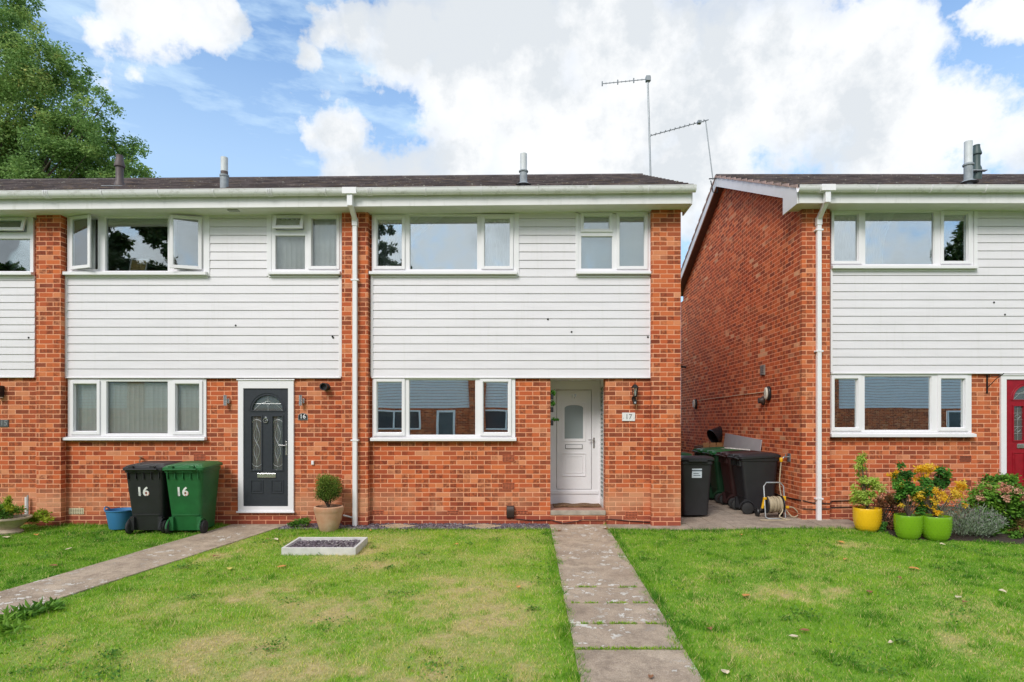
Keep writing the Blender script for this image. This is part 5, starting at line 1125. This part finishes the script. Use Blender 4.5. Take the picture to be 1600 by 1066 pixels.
# ------------------------------------------------------------------ ground, lawns, paths
def inpoly(px, py, poly):
    px = np.asarray(px); py = np.asarray(py); c = np.zeros(px.shape, bool); n = len(poly)
    for i in range(n):
        x0, y0 = poly[i]; x1, y1 = poly[(i+1) % n]
        if y0 == y1: continue
        c ^= ((y0 > py) != (y1 > py)) & (px < (x1-x0)*(py-y0)/(y1-y0)+x0)
    return c
PX0, PX1 = .385, 1.285
YW = -.30                                                # where the lawn meets the strips along the wall
path17 = [(PX0, -9.2), (PX1, -9.2), (PX1, -.05), (PX0, -.05)]
pl = [gpt(328, 831), gpt(225, 864), gpt(125, 892), gpt(0, 927)]; pr_ = [gpt(447, 822), gpt(312, 863), gpt(228, 894), gpt(109, 942), gpt(0, 967)]
A, B = pl[0], pl[-1]; sl_ = (A[0]-B[0])/(A[1]-B[1]); lx = lambda y: B[0]+sl_*(y-B[1])
A2, B2 = pr_[0], pr_[-1]; sr_ = (A2[0]-B2[0])/(A2[1]-B2[1]); rx = lambda y: B2[0]+sr_*(y-B2[1])
pathL = [(lx(-9.2), -9.2), (rx(-9.2), -9.2), (rx(-.02), -.02), (lx(-.02)+.0, -.02)]
slate = [(rx(-.30)+.02, -.38), (PX0-.01, -.36), (PX0-.01, -.0), (rx(-.02)+.02, -.0)]
strip = [(PX1, -.33), (5.0, -.62), (9.5, -.62), (9.5, .23), (XG, .23), (XG, 8), (XEND, 8), (XEND, 0), (PX1, -.0)]
bedR = [gpt(1382, 832), gpt(1400, 840), gpt(1440, 845), gpt(1490, 845), gpt(1600, 851), (9.5, gpt(1600, 851)[1]), (9.5, .1), (5.4, .1)]
rb = (-3.21, -2.235, -1.90, -1.29)                        # raised bed x0 x1 y0 y1
rbp = [(rb[0], rb[2]), (rb[1], rb[2]), (rb[1], rb[3]), (rb[0], rb[3])]
DRY = [(560, 960, 1.0, .8), (700, 925, .7, .7), (770, 960, .6, .9), (480, 1040, .8, .8), (640, 1045, .8, .9), (350, 868, .45, .9), (590, 862, .3, .9), (600, 880, .5, .4), (840, 915, .35, .8), (330, 1020, .6, .6), (820, 1050, .5, .7), (90, 1030, .5, .4), (430, 930, .6, .5), (1250, 925, .55, .9), (1290, 940, .3, .9), (1330, 855, .5, .7), (1130, 970, .3, .4), (1550, 1010, .6, .5), (1180, 1010, .5, .35), (1480, 960, .8, .3), (110, 1010, .4, .6), (30, 880, .3, .4), (230, 960, .6, .4), (700, 1000, 1.4, .35)]
def vnoise(x, y, s, seed):
    rs = np.random.default_rng(seed); g = rs.uniform(0, 1, (64, 64)); u = x*s+100; v = y*s+100; i = np.floor(u).astype(int); j = np.floor(v).astype(int); fu = u-i; fv = v-j; fu = fu*fu*(3-2*fu); fv = fv*fv*(3-2*fv)
    G = lambda a, b: g[a % 64, b % 64]
    return (G(i, j)*(1-fu)+G(i+1, j)*fu)*(1-fv)+(G(i, j+1)*(1-fu)+G(i+1, j+1)*fu)*fv
def fbm(x, y, s, seed): return (vnoise(x, y, s, seed)*.5+vnoise(x, y, s*2.1, seed+1)*.3+vnoise(x, y, s*4.3, seed+2)*.2)
def dryness(x, y):
    d = np.zeros_like(x)
    for px, py, r, k in DRY:
        cx, cy = gpt(px, py); q = np.sqrt(((x-cx)/(r*.9))**2+((y-cy)/(r*.65))**2)+(fbm(x, y, 2.4, 61)-.5)*1.1; d = np.maximum(d, k*np.clip(1.3-q, 0, 1))
    mid = ((x > -4.5) & (x < PX0)).astype(float)
    n = fbm(x, y, 1.6, 5); n2 = fbm(x, y, 7, 9)
    n3 = fbm(x, y, 3.2, 14); n4 = fbm(x, y, 16, 17)
    out = d*np.clip((n3*.55+n2*.45-.36)*4.2, 0, 1.25)*(.6+.8*n4)+mid*(np.clip((n-.40)*1.4, 0, .45)*(.4+1.2*n2)+.10)+np.clip((n-.54)*1.4, 0, .25)*(x > PX1)*(.3+n2)
    e = np.minimum(np.abs(x-PX0), np.abs(x-PX1)); out *= np.clip(e/.45, .15, 1)          # lusher along the path
    out *= np.clip((-.35-y)/.5, .2, 1)
    out[(x < -4.2)] *= .35 if np.ndim(out) else 1
    return np.clip(out, 0, 1)
rise_v = lambda x: .06*np.clip((x-2.4)/2, 0, 1)**2*(3-2*np.clip((x-2.4)/2, 0, 1))
gz_v = lambda x, y: np.where(y < 0, .0415*np.maximum(y, -12), 0)+rise_v(x)
def sheet(name, x0, x1, y0, y1, step, mat, dz=0, attr=False, keep=None):
    nx = int((x1-x0)/step)+1; ny = int((y1-y0)/step)+1; X, Y = np.meshgrid(np.linspace(x0, x1, nx), np.linspace(y0, y1, ny)); x = X.ravel(); y = Y.ravel()
    z = gz_v(x, y)+dz; V = np.stack([x, y, z], 1); a = (np.arange(ny-1)[:, None]*nx+np.arange(nx-1)).ravel(); Fc = np.stack([a, a+1, a+nx+1, a+nx], 1)
    if keep is not None: k = keep(V[Fc].mean(1)[:, 0], V[Fc].mean(1)[:, 1]); Fc = Fc[k]
    return np_mesh(name, V, Fc, mat, None, dryness(x, y) if attr else None, origin=(0, 0, 0))
t = NT('soil_and_thatch'); at_ = t.n('ShaderNodeAttribute', attribute_name='rnd'); v = t.geo()
c = t.mix(t.ramp(at_.outputs['Fac'], [(.15, 0.0), (.9, 1.0)]), t.ramp(t.noise(v, 9, 5), [(.3, (.13, .26, .02)), (.7, (.24, .38, .04))]), t.ramp(t.noise(v, 25, 5), [(.3, (.30, .25, .09)), (.7, (.54, .43, .20))])); t.col(c); t.b.inputs['Roughness'].default_value = 1; t.bump(t.noise(v, 60, 4), .8, .02); M['thatch'] = t.mat
t = NT('far_grass'); v = t.geo(); t.col(t.ramp(t.noise(v, .7, 6, .7), [(.3, (.06, .12, .02)), (.7, (.12, .19, .04))])); t.b.inputs['Roughness'].default_value = 1; M['far_grass'] = t.mat
o = sheet('lawn', -13, 13, -12, 0, .08, M['thatch'], 0, True); tag(o, kind='structure')
# the ground reaching to the horizon
m = MB(); g0 = -.0415*12-.006
for (a, b, c_, d_) in ((-400, 400, -400, -11.99), ): m.add([(a, c_, g0), (b, c_, g0), (b, d_, g0), (a, d_, g0)], [(0, 1, 2, 3)])
m.add([(-400, -.02, -.01), (400, -.02, -.01), (400, 400, -.01), (-400, 400, -.01)], [(0, 1, 2, 3)])
for a, b in ((-400, -12.98), (12.98, 400)): m.add([(a, -12, g0), (b, -12, g0), (b, 0, -.01), (a, 0, -.01)], [(0, 1, 2, 3)])
tag(m.build('ground', M['far_grass'], origin=(0, 0, 0)), kind='structure')
def paving_mat(name, c0, c1, white=True):
    t = NT(name); v = t.geo(); c = t.ramp(t.noise(v, 1.7, 6, .6), [(.3, c0), (.7, c1)])
    c = t.mix(t.ramp(t.noise(v, 4.5, 7, .78), [(.44, 0.0), (.62, .7)]), c, tuple(k*.55 for k in c0)); c = t.mix(t.ramp(t.noise(v, 130, 3, .7), [(.40, .55), (.52, 0.0)]), c, tuple(k*.45 for k in c0)); c = t.mix(t.ramp(t.noise(v, 90, 2), [(.60, 0.0), (.68, .5)]), c, (.62, .52, .44))
    if white:
        sp = t.n('ShaderNodeSeparateXYZ'); t.l(v, sp.inputs[0])
        w = t.ramp(t.noise(v, 9, 3, .75), [(.575, 0.0), (.60, .95)]); near = t.ramp(t.noise(v, 1.3, 2), [(.44, 0.0), (.56, 1.0)])
        c = t.mix(t.math('MULTIPLY', w, near), c, (.66, .62, .56))
    t.col(c); t.b.inputs['Roughness'].default_value = .93; t.bump(t.math('ADD', t.noise(v, 110, 4, .7), t.math('MULTIPLY', t.noise(v, 9, 4), 2.0)), .8, .008); return t.mat
M['paving'] = paving_mat('concrete_paving', (.37, .275, .20), (.58, .46, .345)); M['paving2'] = paving_mat('passage_paving', (.34, .27, .21), (.48, .385, .305), False)
def slab(m, poly, top=.018, bot=-.06):
    n = len(poly); pts = [(x, y, gz(x, y)+top) for x, y in poly]+[(x, y, gz(x, y)+bot) for x, y in poly]
    m.add(pts, [tuple(range(n)), tuple(range(2*n-1, n-1, -1))]+[(i, i+n, (i+1) % n+n, (i+1) % n) for i in range(n)])
m = MB(); ys = [-.05, -.36, -1.15]+[gpt(880, p)[1] for p in (884, 920, 945, 977, 1017)]+[-5.55, -6.3, -7.0, -7.8, -8.6, -9.2]
for i, (a, b) in enumerate(zip(ys, ys[1:])):
    j = random.uniform(-.012, .012); slab(m, [(PX0+j, b+.010), (PX1+j, b+.010), (PX1+j+.004, a-.010), (PX0+j, a-.010)], .018+random.uniform(-.003, .003))
tag(m.build('front_path', M['paving'], origin=(0, 0, 0), bevel=.005), kind='structure')
m = MB(); yy = [-.02, -.62, -1.25, -1.85, -2.1, -2.95, -3.6, -4.25, -5.0, -5.8, -6.6, -7.4, -8.2, -9.2]
for a, b in zip(yy, yy[1:]): slab(m, [(lx(b), b+.009), (rx(b), b+.009), (rx(a), a-.009), (lx(a), a-.009)], .018+random.uniform(-.003, .003))
tag(m.build('side_path', M['paving'], origin=(0, 0, 0), bevel=.005), kind='structure')
m = MB()     # strip along the wall and the passage between the houses
xs_ = [PX1+.006, 1.95, 2.62, 3.28, 3.95, 4.6, 5.3]
for a, b in zip(xs_, xs_[1:]):
    ya_, yb_2 = -.33-.07*max(0, a-PX1), -.33-.07*max(0, b-PX1); slab(m, [(a, ya_), (b-.008, yb_2), (b-.008, -.012 if b < 2.7 else .10), (a, -.012 if a < 2.5 else .10)], .012+random.uniform(-.002, .002))
y = .108; r_ = 0
while y < 7.6:
    for a, b in zip([XEND-.05, 3.02, 3.62, 4.22], [3.02, 3.62, 4.22, XG+.02]): slab(m, [(a+.004, y), (b-.004, y), (b-.004, min(y+.592, 7.6)), (a+.004, min(y+.592, 7.6))], .010+random.uniform(-.003, .003))
    y += .6
tag(m.build('passage_paving', M['paving2'], origin=(0, 0, 0), bevel=.004), kind='structure')
# back garden fence closing the passage
fe = thing('garden_fence', 'low pale boundary panel at the far end of the side passage', 'fence', (3.5, 8.2, 0))
for i in range(8): MB().box(2.3+i*.3, 2.3+i*.3+.29, 8.2, 8.22, .05, 1.5).build('fence_board', simple_cache('fence_wood', (.3, .24, .18), var=.2), fe)
M['slate'] = simple('slate_chip', (.13, .10, .125), .7, var=.55, scale=25)
def chips(name, poly, n, size, zoff, label):
    xs2 = [p[0] for p in poly]; ys2 = [p[1] for p in poly]; x = RNG.uniform(min(xs2), max(xs2), n*2); y = RNG.uniform(min(ys2), max(ys2), n*2); k = inpoly(x, y, poly); x, y = x[k][:n], y[k][:n]; n = len(x)
    a = RNG.uniform(0, 2*math.pi, n); tl = RNG.normal(0, .35, (n, 2)); s = RNG.uniform(.5, 1.2, n)*size; base = np.stack([x, y, gz_v(x, y)+zoff+RNG.uniform(0, .016, n)], 1)
    V = []
    for sx, sy in ((-1, -.6), (.9, -.5), (1, .6), (-.7, .7)):
        dx = s*(sx*np.cos(a)-sy*np.sin(a))*.5; dy = s*(sx*np.sin(a)+sy*np.cos(a))*.5; V.append(base+np.stack([dx, dy, dx*tl[:, 0]+dy*tl[:, 1]+.006], 1))
    V += [v-np.array([0, 0, .012]) for v in V]; V = np.stack(V, 1).reshape(-1, 3); b = np.arange(n)[:, None]*8
    Fc = np.concatenate([b+np.array(q) for q in ((0, 1, 2, 3), (0, 4, 5, 1), (1, 5, 6, 2), (2, 6, 7, 3), (3, 7, 4, 0))], 0)
    r = RNG.uniform(0, 1, n); o = np_mesh(name, V, Fc, M['slate_chips'], None, np.repeat(r, 8), origin=(0, 0, 0)); return tag(o, label, kind='stuff')
t = NT('slate_chips'); at_ = t.n('ShaderNodeAttribute', attribute_name='rnd'); t.col(t.ramp(at_.outputs['Fac'], [(0, (.05, .038, .045)), (.5, (.13, .10, .125)), (.85, (.22, .18, .20)), (1, (.34, .31, .30))])); t.b.inputs['Roughness'].default_value = .6; M['slate_chips'] = t.mat
chips('slate_chippings', slate, 5200, .035, .004, 'purple slate chippings spread along the foot of the house wall')
m = MB(); slab(m, slate, .003, -.05); tag(m.build('gravel_bed', M['soil'], origin=(0, 0, 0)), kind='structure')
def stone(cx, px, label):
    x, y = fx(px, -.28), -.20; m = MB(); w = .30; slab(m, [(x-w, y), (x, y-w*.62), (x+w, y), (x, y+.16)], .030, -.01); tag(m.build('stepping_slab', simple_cache('buff_slab', (.42, .34, .23), var=.2, scale=9, bump=.4), bevel=.006), label, 'paving slab', 'diamond slabs laid in the slate chippings')
stone(0, 619, 'buff diamond slab in the slate chippings, nearer the downpipe'); stone(0, 755, 'buff diamond slab in the slate chippings, nearer the brown cowl')
# raised bed
rbo = thing('raised_bed', 'low white-painted timber frame filled with slate chippings, set in the lawn', 'raised bed', ((rb[0]+rb[1])/2, (rb[2]+rb[3])/2, gz(-2.7, -1.6)))
zb = lambda y: gz(-2.7, y); th = .035; M['white_wood'] = simple('white_painted_timber', (.62, .60, .58), .6, var=.12, scale=9)
def plank(x0, x1, y0, y1):
    m = MB(); m.box(x0, x1, y0, y1, -.02, .10, 0, lambda x, y, z: (x, y, z+zb(y))); m.build('frame_board', M['white_wood'], rbo, bevel=.003)
plank(rb[0], rb[1], rb[2], rb[2]+th); plank(rb[0], rb[1], rb[3]-th, rb[3]); plank(rb[0]+.001, rb[0]+th, rb[2]+th+.001, rb[3]-th-.001); plank(rb[1]-th, rb[1]-.001, rb[2]+th+.001, rb[3]-th-.001)
inn = [(rb[0]+th, rb[2]+th), (rb[1]-th, rb[2]+th), (rb[1]-th, rb[3]-th), (rb[0]+th, rb[3]-th)]
chips('slate_chippings', inn, 900, .045, .045, 'purple slate chippings inside the white timber frame')
m = MB(); slab(m, inn, .046, -.02); m.build('soil', M['soil'], rbo)
m = MB(); slab(m, bedR, .010, -.05); tag(m.build('flower_bed', M['soil'], origin=(0, 0, 0)), kind='structure')

# grass: one mesh of blades
ex = [path17, pathL, slate, [(rb[0]-.0, rb[2]-.0), (rb[1], rb[2]), (rb[1], rb[3]), (rb[0], rb[3])], [(PX1, -.33), (5.3, -.60), (5.3, .3), (PX1, .3)], bedR]
def shrink(poly, d=.018):
    c = np.mean(poly, 0); return [tuple(np.array(p)+(c-np.array(p))/np.linalg.norm(c-np.array(p))*d) for p in poly]
def grass_pts(n):
    d = D0+RNG.uniform(-6.2, 0, n); x = RNG.uniform(-1, 1, n)*12.6; y = d-D0
    k = (x > -(VX+420)*d/F) & (x < (2020-VX)*d/F)
    x, y = x[k], y[k]
    bad = np.zeros(len(x), bool)
    for e in ex[1:]: bad |= inpoly(x, y, e)
    ee = .09*vnoise(x, y, 7, 71)*vnoise(x, y, 23, 72)*1.6-.004; bad |= (x > PX0+ee) & (x < PX1-ee*1.2)
    bad |= (y > -.03)
    return x[~bad], y[~bad]
x, y = grass_pts(1020000); n0 = len(x)
dr = dryness(x, y); lush = fbm(x, y, 3.1, 21)
keep = RNG.uniform(0, 1, n0) > dr*.45; x, y, dr, lush = x[keep], y[keep], dr[keep], lush[keep]; n0 = len(x)
edge = np.minimum(np.abs(x-PX0), np.abs(x-PX1)) < .10
edge |= (np.abs(y+.38) < .08) & (x < PX0) & (x > -3.9); edge |= (x < -4.9) & (y > -.16)
edge |= ((np.abs(x-rb[0]) < .05) | (np.abs(x-rb[1]) < .05)) & (y > rb[2]-.05) & (y < rb[3]+.05); edge |= (np.abs(y-rb[2]) < .06) & (x > rb[0]) & (x < rb[1]); edge |= (np.abs(y+.36+.055*np.maximum(0, x-PX1)) < .10) & (x > PX1)
tuft = np.clip((vnoise(x, y, 7.5, 33)*.7+vnoise(x, y, 19, 35)*.3-.60)*5, 0, 1)
h = (.016+.016*lush+.032*tuft*(1-dr)+.030*edge*vnoise(x, y, 8, 41))*RNG.uniform(.6, 1.35, n0)*(1-.35*dr)
a = RNG.uniform(0, 2*math.pi, n0); w = RNG.uniform(.0022, .0042, n0); ln = RNG.uniform(.15, 1.1, n0)*h; b = RNG.uniform(0, 2*math.pi, n0)
base = np.stack([x, y, gz_v(x, y)-.002], 1); wv = np.stack([np.cos(a)*w, np.sin(a)*w, np.zeros(n0)], 1); tip = base+np.stack([np.cos(b)*ln, np.sin(b)*ln, h], 1)
V = np.stack([base-wv, base+wv, tip], 1).reshape(-1, 3); Fc = np.arange(n0)[:, None]*3+np.array([0, 1, 2])
isdry = RNG.uniform(0, 1, n0) < np.clip(dr*1.12+.09, 0, .82)
rv = np.where(isdry, RNG.uniform(.72, 1, n0), np.clip(.12+.36*lush-.07*(x > PX1)-.10*(x < -4.6)+RNG.normal(0, .09, n0)+.22*dr+.05*((x > -4.6) & (x < PX0))-.16*tuft-.12*edge, 0, .62))
M['grass'] = leaf_mat('grass_blade', [(0, (.06, .22, .010)), (.22, (.18, .40, .018)), (.45, (.36, .56, .035)), (.62, (.52, .61, .075)), (.74, (.62, .56, .17)), (1, (.80, .66, .32))], .35, .6)
o = np_mesh('grass', V, Fc, M['grass'], None, np.repeat(rv, 3), origin=(0, 0, 0)); tag(o, 'mown green lawn grass with dry straw-coloured patches', 'grass', kind='stuff')
wc = []; rsw = np.random.default_rng(12)
for k_ in range(150):
    wx, wy = rsw.uniform(-8, 9), rsw.uniform(-5.6, -.5)
    if any(bool(inpoly(np.array([wx]), np.array([wy]), e)[0]) for e in ex): continue
    n_ = rsw.integers(20, 80); rr_ = rsw.uniform(.03, .12); q = rsw.normal(0, rr_, (n_, 2)); q[:, 0] += wx; q[:, 1] += wy; wc.append(np.stack([q[:, 0], q[:, 1], gz_v(q[:, 0], q[:, 1])+rsw.uniform(.012, .035, n_)], 1))
P = np.concatenate(wc); o = leaves('clover', P, .026, M['leaf_green'], None, droop=.0, aspect=.8, up=2); tag(o, 'dark clover and small broad-leaved weeds scattered through the lawn', kind='stuff')
# moss and grass in the path joints
m = []; 
for yj, segs in ((ys[4], [(.55, .75), (1.0, 1.2)]), (ys[5], [(.45, .52), (.6, .72), (.82, 1.0), (1.08, 1.22)]), (ys[6], [(.5, .56), (.62, .7), (.76, 1.0), (1.1, 1.2)]), (ys[7], [(.4, 1.25)])):
    for a0, b0 in segs:
        k = int((b0-a0)*700); xx = RNG.uniform(a0, b0, k); m.append(np.stack([xx, yj+RNG.normal(0, .010, k), gz_v(xx, np.full(k, yj))+.012], 1))
P = np.concatenate(m); o = leaves('joint_weed', P, .028, M['grass'], None, droop=-.6, aspect=.22, rbase=RNG.uniform(.15, .5, len(P))); tag(o, 'tiny grass and moss growing in the joints of the front path', kind='stuff')
P, tone = clusters([gp3(px, py, .03, .13, .05) for px, py in ((8, 975), (25, 968), (45, 962), (62, 958), (75, 955), (10, 990))], 520); P[:, 2] = gz_v(P[:, 0], P[:, 1])+RNG.uniform(.0, .05, len(P)); o = leaves('dandelion_patch', P, .10, M['leaf_green'], None, droop=-.15, aspect=.3, rbase=tone); tag(o, 'patch of long jagged dandelion leaves at the path edge, bottom left', 'weed')

# fallen leaves
LEAFC = {'orange': (.62, .26, .07), 'brown': (.26, .11, .045), 'yellow': (.62, .50, .12), 'pale': (.62, .52, .36)}
def fallen(px, py, colr, size, label, grp='fallen leaves'):
    x, y = gpt(px, py); z = gz(x, y)+.024+(.0 if not (PX0 < x < PX1) else -.002); a = random.uniform(0, 6.28); m = MB(); n = 8; vs = [(0, 0, .012)]
    for i in range(n):
        t = 2*math.pi*i/n; r = size*.5*(1+.35*math.cos(t))*(1+.18*math.cos(3*t)); vs.append((r*math.cos(t), r*.7*math.sin(t), .012*abs(math.sin(t))+random.uniform(0, .012)))
    vs = [(x+v[0]*math.cos(a)-v[1]*math.sin(a), y+v[0]*math.sin(a)+v[1]*math.cos(a), z+v[2]) for v in vs]
    top = [(v[0], v[1], v[2]+.0015) for v in vs]; N = len(vs)
    m.add(vs+top, [(0, 1+(i+1) % n, 1+i) for i in range(n)]+[(N, N+1+i, N+1+(i+1) % n) for i in range(n)]+[(1+i, 1+(i+1) % n, N+1+(i+1) % n, N+1+i) for i in range(n)])
    tag(m.build('fallen_leaf', simple_cache('dead_leaf_'+colr, LEAFC[colr], var=.3, scale=40)), label, 'leaf', grp)
for a in [(471, 866, 'pale', .07, 'small pale leaf at the front-left corner of the white timber frame'), (483, 865, 'yellow', .13, 'large yellow-green leaf against the front of the white timber frame'), (496, 864, 'orange', .10, 'crumpled orange leaf against the front of the white timber frame'),
          (443, 889, 'orange', .10, 'orange leaf on the lawn below the white timber frame'), (359, 892, 'yellow', .10, 'yellow leaf on the dry grass right of the slanting path'), (336, 873, 'brown', .08, 'brown leaf beside the dry patch near the slanting path'),
          (429, 846, 'pale', .12, 'long pale leaf left of the white timber frame'), (418, 846, 'brown', .06, 'small brown leaf left of the white timber frame'), (10, 843, 'pale', .14, 'pale leaf on the left lawn at the very edge of the photo'), (57, 839, 'orange', .10, 'orange leaf on the left lawn in front of the brick pier'),
          (81, 888, 'brown', .08, 'brown leaf on the left lawn near the slanting path'), (110, 861, 'pale', .08, 'faint pale leaf in the middle of the left lawn'), (578, 832, 'orange', .06, 'tiny orange leaf on the grass in front of the middle downpipe'), (714, 854, 'orange', .06, 'tiny orange leaf on the middle lawn below the buff slabs'),
          (810, 922, 'orange', .07, 'orange leaf on the dry grass left of the front path'), (947, 829, 'brown', .09, 'curled brown leaf on the front path by the step'), (875, 832, 'brown', .07, 'flat brown leaf on the left of the front path by the step'), (1165, 936, 'orange', .11, 'bright orange leaf on the right lawn near the front path'),
          (1158, 839, 'orange', .06, 'tiny orange leaf on the right lawn below the passage'), (1311, 850, 'orange', .10, 'orange leaf on the right lawn below the yellow pot'), (1321, 878, 'orange', .07, 'small orange leaf in the middle of the right lawn'), (1425, 892, 'orange', .11, 'large orange leaf on the right lawn below the green pots'),
          (1404, 907, 'brown', .06, 'small dark leaf on the right lawn below the green pots'), (1359, 930, 'brown', .08, 'red-brown leaf right of the dry patch on the right lawn'), (1497, 939, 'pale', .08, 'white scrap-like leaf on the right lawn'), (1507, 946, 'brown', .06, 'small brown leaf beside the white scrap-like leaf'),
          (1564, 928, 'pale', .07, 'pale leaf on the right lawn near the right edge'), (1260, 991, 'brown', .08, 'reddish leaf low on the right lawn'), (1243, 1001, 'pale', .07, 'pale leaf low on the right lawn beside the reddish one'), (1393, 1010, 'pale', .05, 'tiny white leaf low on the right lawn'),
          (1134, 1057, 'pale', .08, 'pale leaf at the bottom edge beside the front path'), (1109, 988, 'brown', .06, 'small brown leaf on the right lawn edge beside the front path'), (1017, 1063, 'brown', .06, 'dark leaf on the front path at the bottom edge'), (1471, 854, 'pale', .06, 'pale leaf on the grass in front of the right green pot')]:
    fallen(*a)

# ------------------------------------------------------------------ sky, sun, camera
W = bpy.data.worlds.new('World'); S.world = W; W.use_nodes = True; nt = W.node_tree; nt.nodes.clear()
class WN(NT):
    def __init__(s, t): s.t = t
w = WN(nt); out = w.n('ShaderNodeOutputWorld'); bg = w.n('ShaderNodeBackground'); w.l(bg.outputs[0], out.inputs[0])
SUN_EL, SUN_AZ = 40, 207          # azimuth measured from +Y towards +X
sky = w.n('ShaderNodeTexSky', sky_type='NISHITA', sun_disc=False, sun_elevation=rad(SUN_EL), sun_rotation=rad(SUN_AZ), air_density=1.0, dust_density=.6, ozone_density=2.0)
tc = w.n('ShaderNodeTexCoord'); D = tc.outputs['Generated']; nrm = w.n('ShaderNodeVectorMath', operation='NORMALIZE'); w.l(D, nrm.inputs[0]); D = nrm.outputs[0]
def dirv(px, py):
    v = Vector((px-VX, F, HZ-py)); return v.normalized()
n1 = w.n('ShaderNodeTexNoise'); n1.inputs['Scale'].default_value = 8; n1.inputs['Detail'].default_value = 10; n1.inputs['Roughness'].default_value = .62; w.l(D, n1.inputs['Vector'])
n2 = w.n('ShaderNodeTexNoise'); n2.inputs['Scale'].default_value = 2.6; n2.inputs['Detail'].default_value = 5; w.l(D, n2.inputs['Vector'])
blobs = [(225, 25, 80, 1), (300, 35, 70, 1), (175, 85, 45, .8), (250, 75, 60, .8), (350, 10, 40, .8), (625, 70, 75, 1), (690, 130, 85, 1), (560, 60, 50, .8), (790, 100, 150, 1.1), (900, 50, 90, 1), (980, 110, 150, 1.15), (1150, 130, 150, 1.15), (1235, 90, 90, 1), (1320, 90, 120, 1.1), (1400, 130, 110, 1), (1480, 200, 90, .9), (1570, 215, 60, .7), (740, 230, 90, 1), (900, 250, 160, 1.1), (1090, 265, 110, 1), (530, 195, 52, .9), (485, 200, 40, .7), (560, 270, 60, .8), (640, 275, 60, .8), (1590, 10, 62, 1), (1550, 25, 35, .8), (480, 95, 30, .7), (510, 55, 35, .7), (1400, 270, 100, .7), (1060, 40, 60, .9), (1190, 25, 55, .8), (1330, 30, 60, .9)]
nw = w.n('ShaderNodeTexNoise'); nw.inputs['Scale'].default_value = 7; nw.inputs['Detail'].default_value = 6; nw.inputs['Roughness'].default_value = .6; w.l(D, nw.inputs['Vector'])
v1 = w.n('ShaderNodeVectorMath', operation='SUBTRACT'); w.l(nw.outputs['Color'], v1.inputs[0]); v1.inputs[1].default_value = (.5, .5, .5)
v2 = w.n('ShaderNodeVectorMath', operation='SCALE'); w.l(v1.outputs[0], v2.inputs[0]); v2.inputs['Scale'].default_value = .16
v3 = w.n('ShaderNodeVectorMath', operation='ADD'); w.l(D, v3.inputs[0]); w.l(v2.outputs[0], v3.inputs[1]); DW = v3.outputs[0]
dens = None
for px, py, r, k in blobs:
    c = dirv(px, py); R_ = r/F*1.06*c.y; ds = w.n('ShaderNodeVectorMath', operation='DISTANCE'); w.l(DW, ds.inputs[0]); ds.inputs[1].default_value = c
    q = w.math('MULTIPLY', w.math('SUBTRACT', 1.0, w.math('DIVIDE', ds.outputs['Value'], R_)), k); dens = q if dens is None else w.math('SMOOTH_MAX', dens, q, .18)
sepd = w.n('ShaderNodeSeparateXYZ'); w.l(D, sepd.inputs[0])
# away from the mapped part of the sky, broken cloud
away = w.math('SUBTRACT', .30, w.math('MULTIPLY', sepd.outputs[1], 1.3)); dens = w.math('MAXIMUM', dens, w.math('MINIMUM', away, .35))
edge = w.math('MULTIPLY', w.math('SUBTRACT', n1.outputs['Fac'], .5), 1.7)
mask = w.ramp(w.math('ADD', w.math('ADD', dens, edge), -.06), [(.0, 0.0), (.09, .40), (.22, .82), (.5, 1.0)])
strk = w.n('ShaderNodeMapping'); strk.inputs['Scale'].default_value = (2.4, 2.4, 9); w.l(D, strk.inputs[0]); n3 = w.noise(strk.outputs[0], 2.2, 6, .6)
wisp = w.ramp(n3, [(.38, .0), (.56, .55), (.72, .9)]); hz_ = w.ramp(sepd.outputs[2], [(.0, .8), (.36, .62), (.46, .42), (.60, .12)]); base_w = w.math('MAXIMUM', w.math('MULTIPLY', wisp, 1.0), w.math('MULTIPLY', hz_, .9))
gray = w.ramp(w.math('ADD', n2.outputs['Fac'], w.math('MULTIPLY', w.math('SUBTRACT', n1.outputs['Fac'], .5), 1.1)), [(.38, (.83, .835, .84)), (.50, (.75, .765, .78)), (.62, (.60, .635, .67))])
skb = w.mix(1.0, sky.outputs[0], (.064, .128, .180), 'MULTIPLY')
skc = w.mix(base_w, skb, (.56, .72, .86)); fin = w.mix(mask, skc, gray)
w.l(fin, bg.inputs[0]); bg.inputs[1].default_value = 1.0

sd = bpy.data.lights.new('sun', 'SUN'); sd.energy = 2.0; sd.angle = rad(22); sd.color = (1, .965, .91); so = link(bpy.data.objects.new('sun', sd))
dv = Vector((math.sin(rad(SUN_AZ))*math.cos(rad(SUN_EL)), math.cos(rad(SUN_AZ))*math.cos(rad(SUN_EL)), math.sin(rad(SUN_EL)))); so.rotation_euler = dv.to_track_quat('Z', 'Y').to_euler(); so.location = dv*50

cd = bpy.data.cameras.new('camera'); cam = link(bpy.data.objects.new('camera', cd)); cam.location = (0, -D0, CZ); cam.rotation_euler = (rad(90), 0, 0)
cd.sensor_width = 36; cd.lens = 36*F/1600; cd.shift_x = -(VX-800)/1600; cd.shift_y = (HZ-533)/1600; cd.clip_start = .05; cd.clip_end = 2000; S.camera = cam
S.render.resolution_x, S.render.resolution_y = 1024, 682
S.view_settings.view_transform = 'Standard'; S.view_settings.look = 'None'; S.view_settings.exposure = .38; S.view_settings.gamma = 1
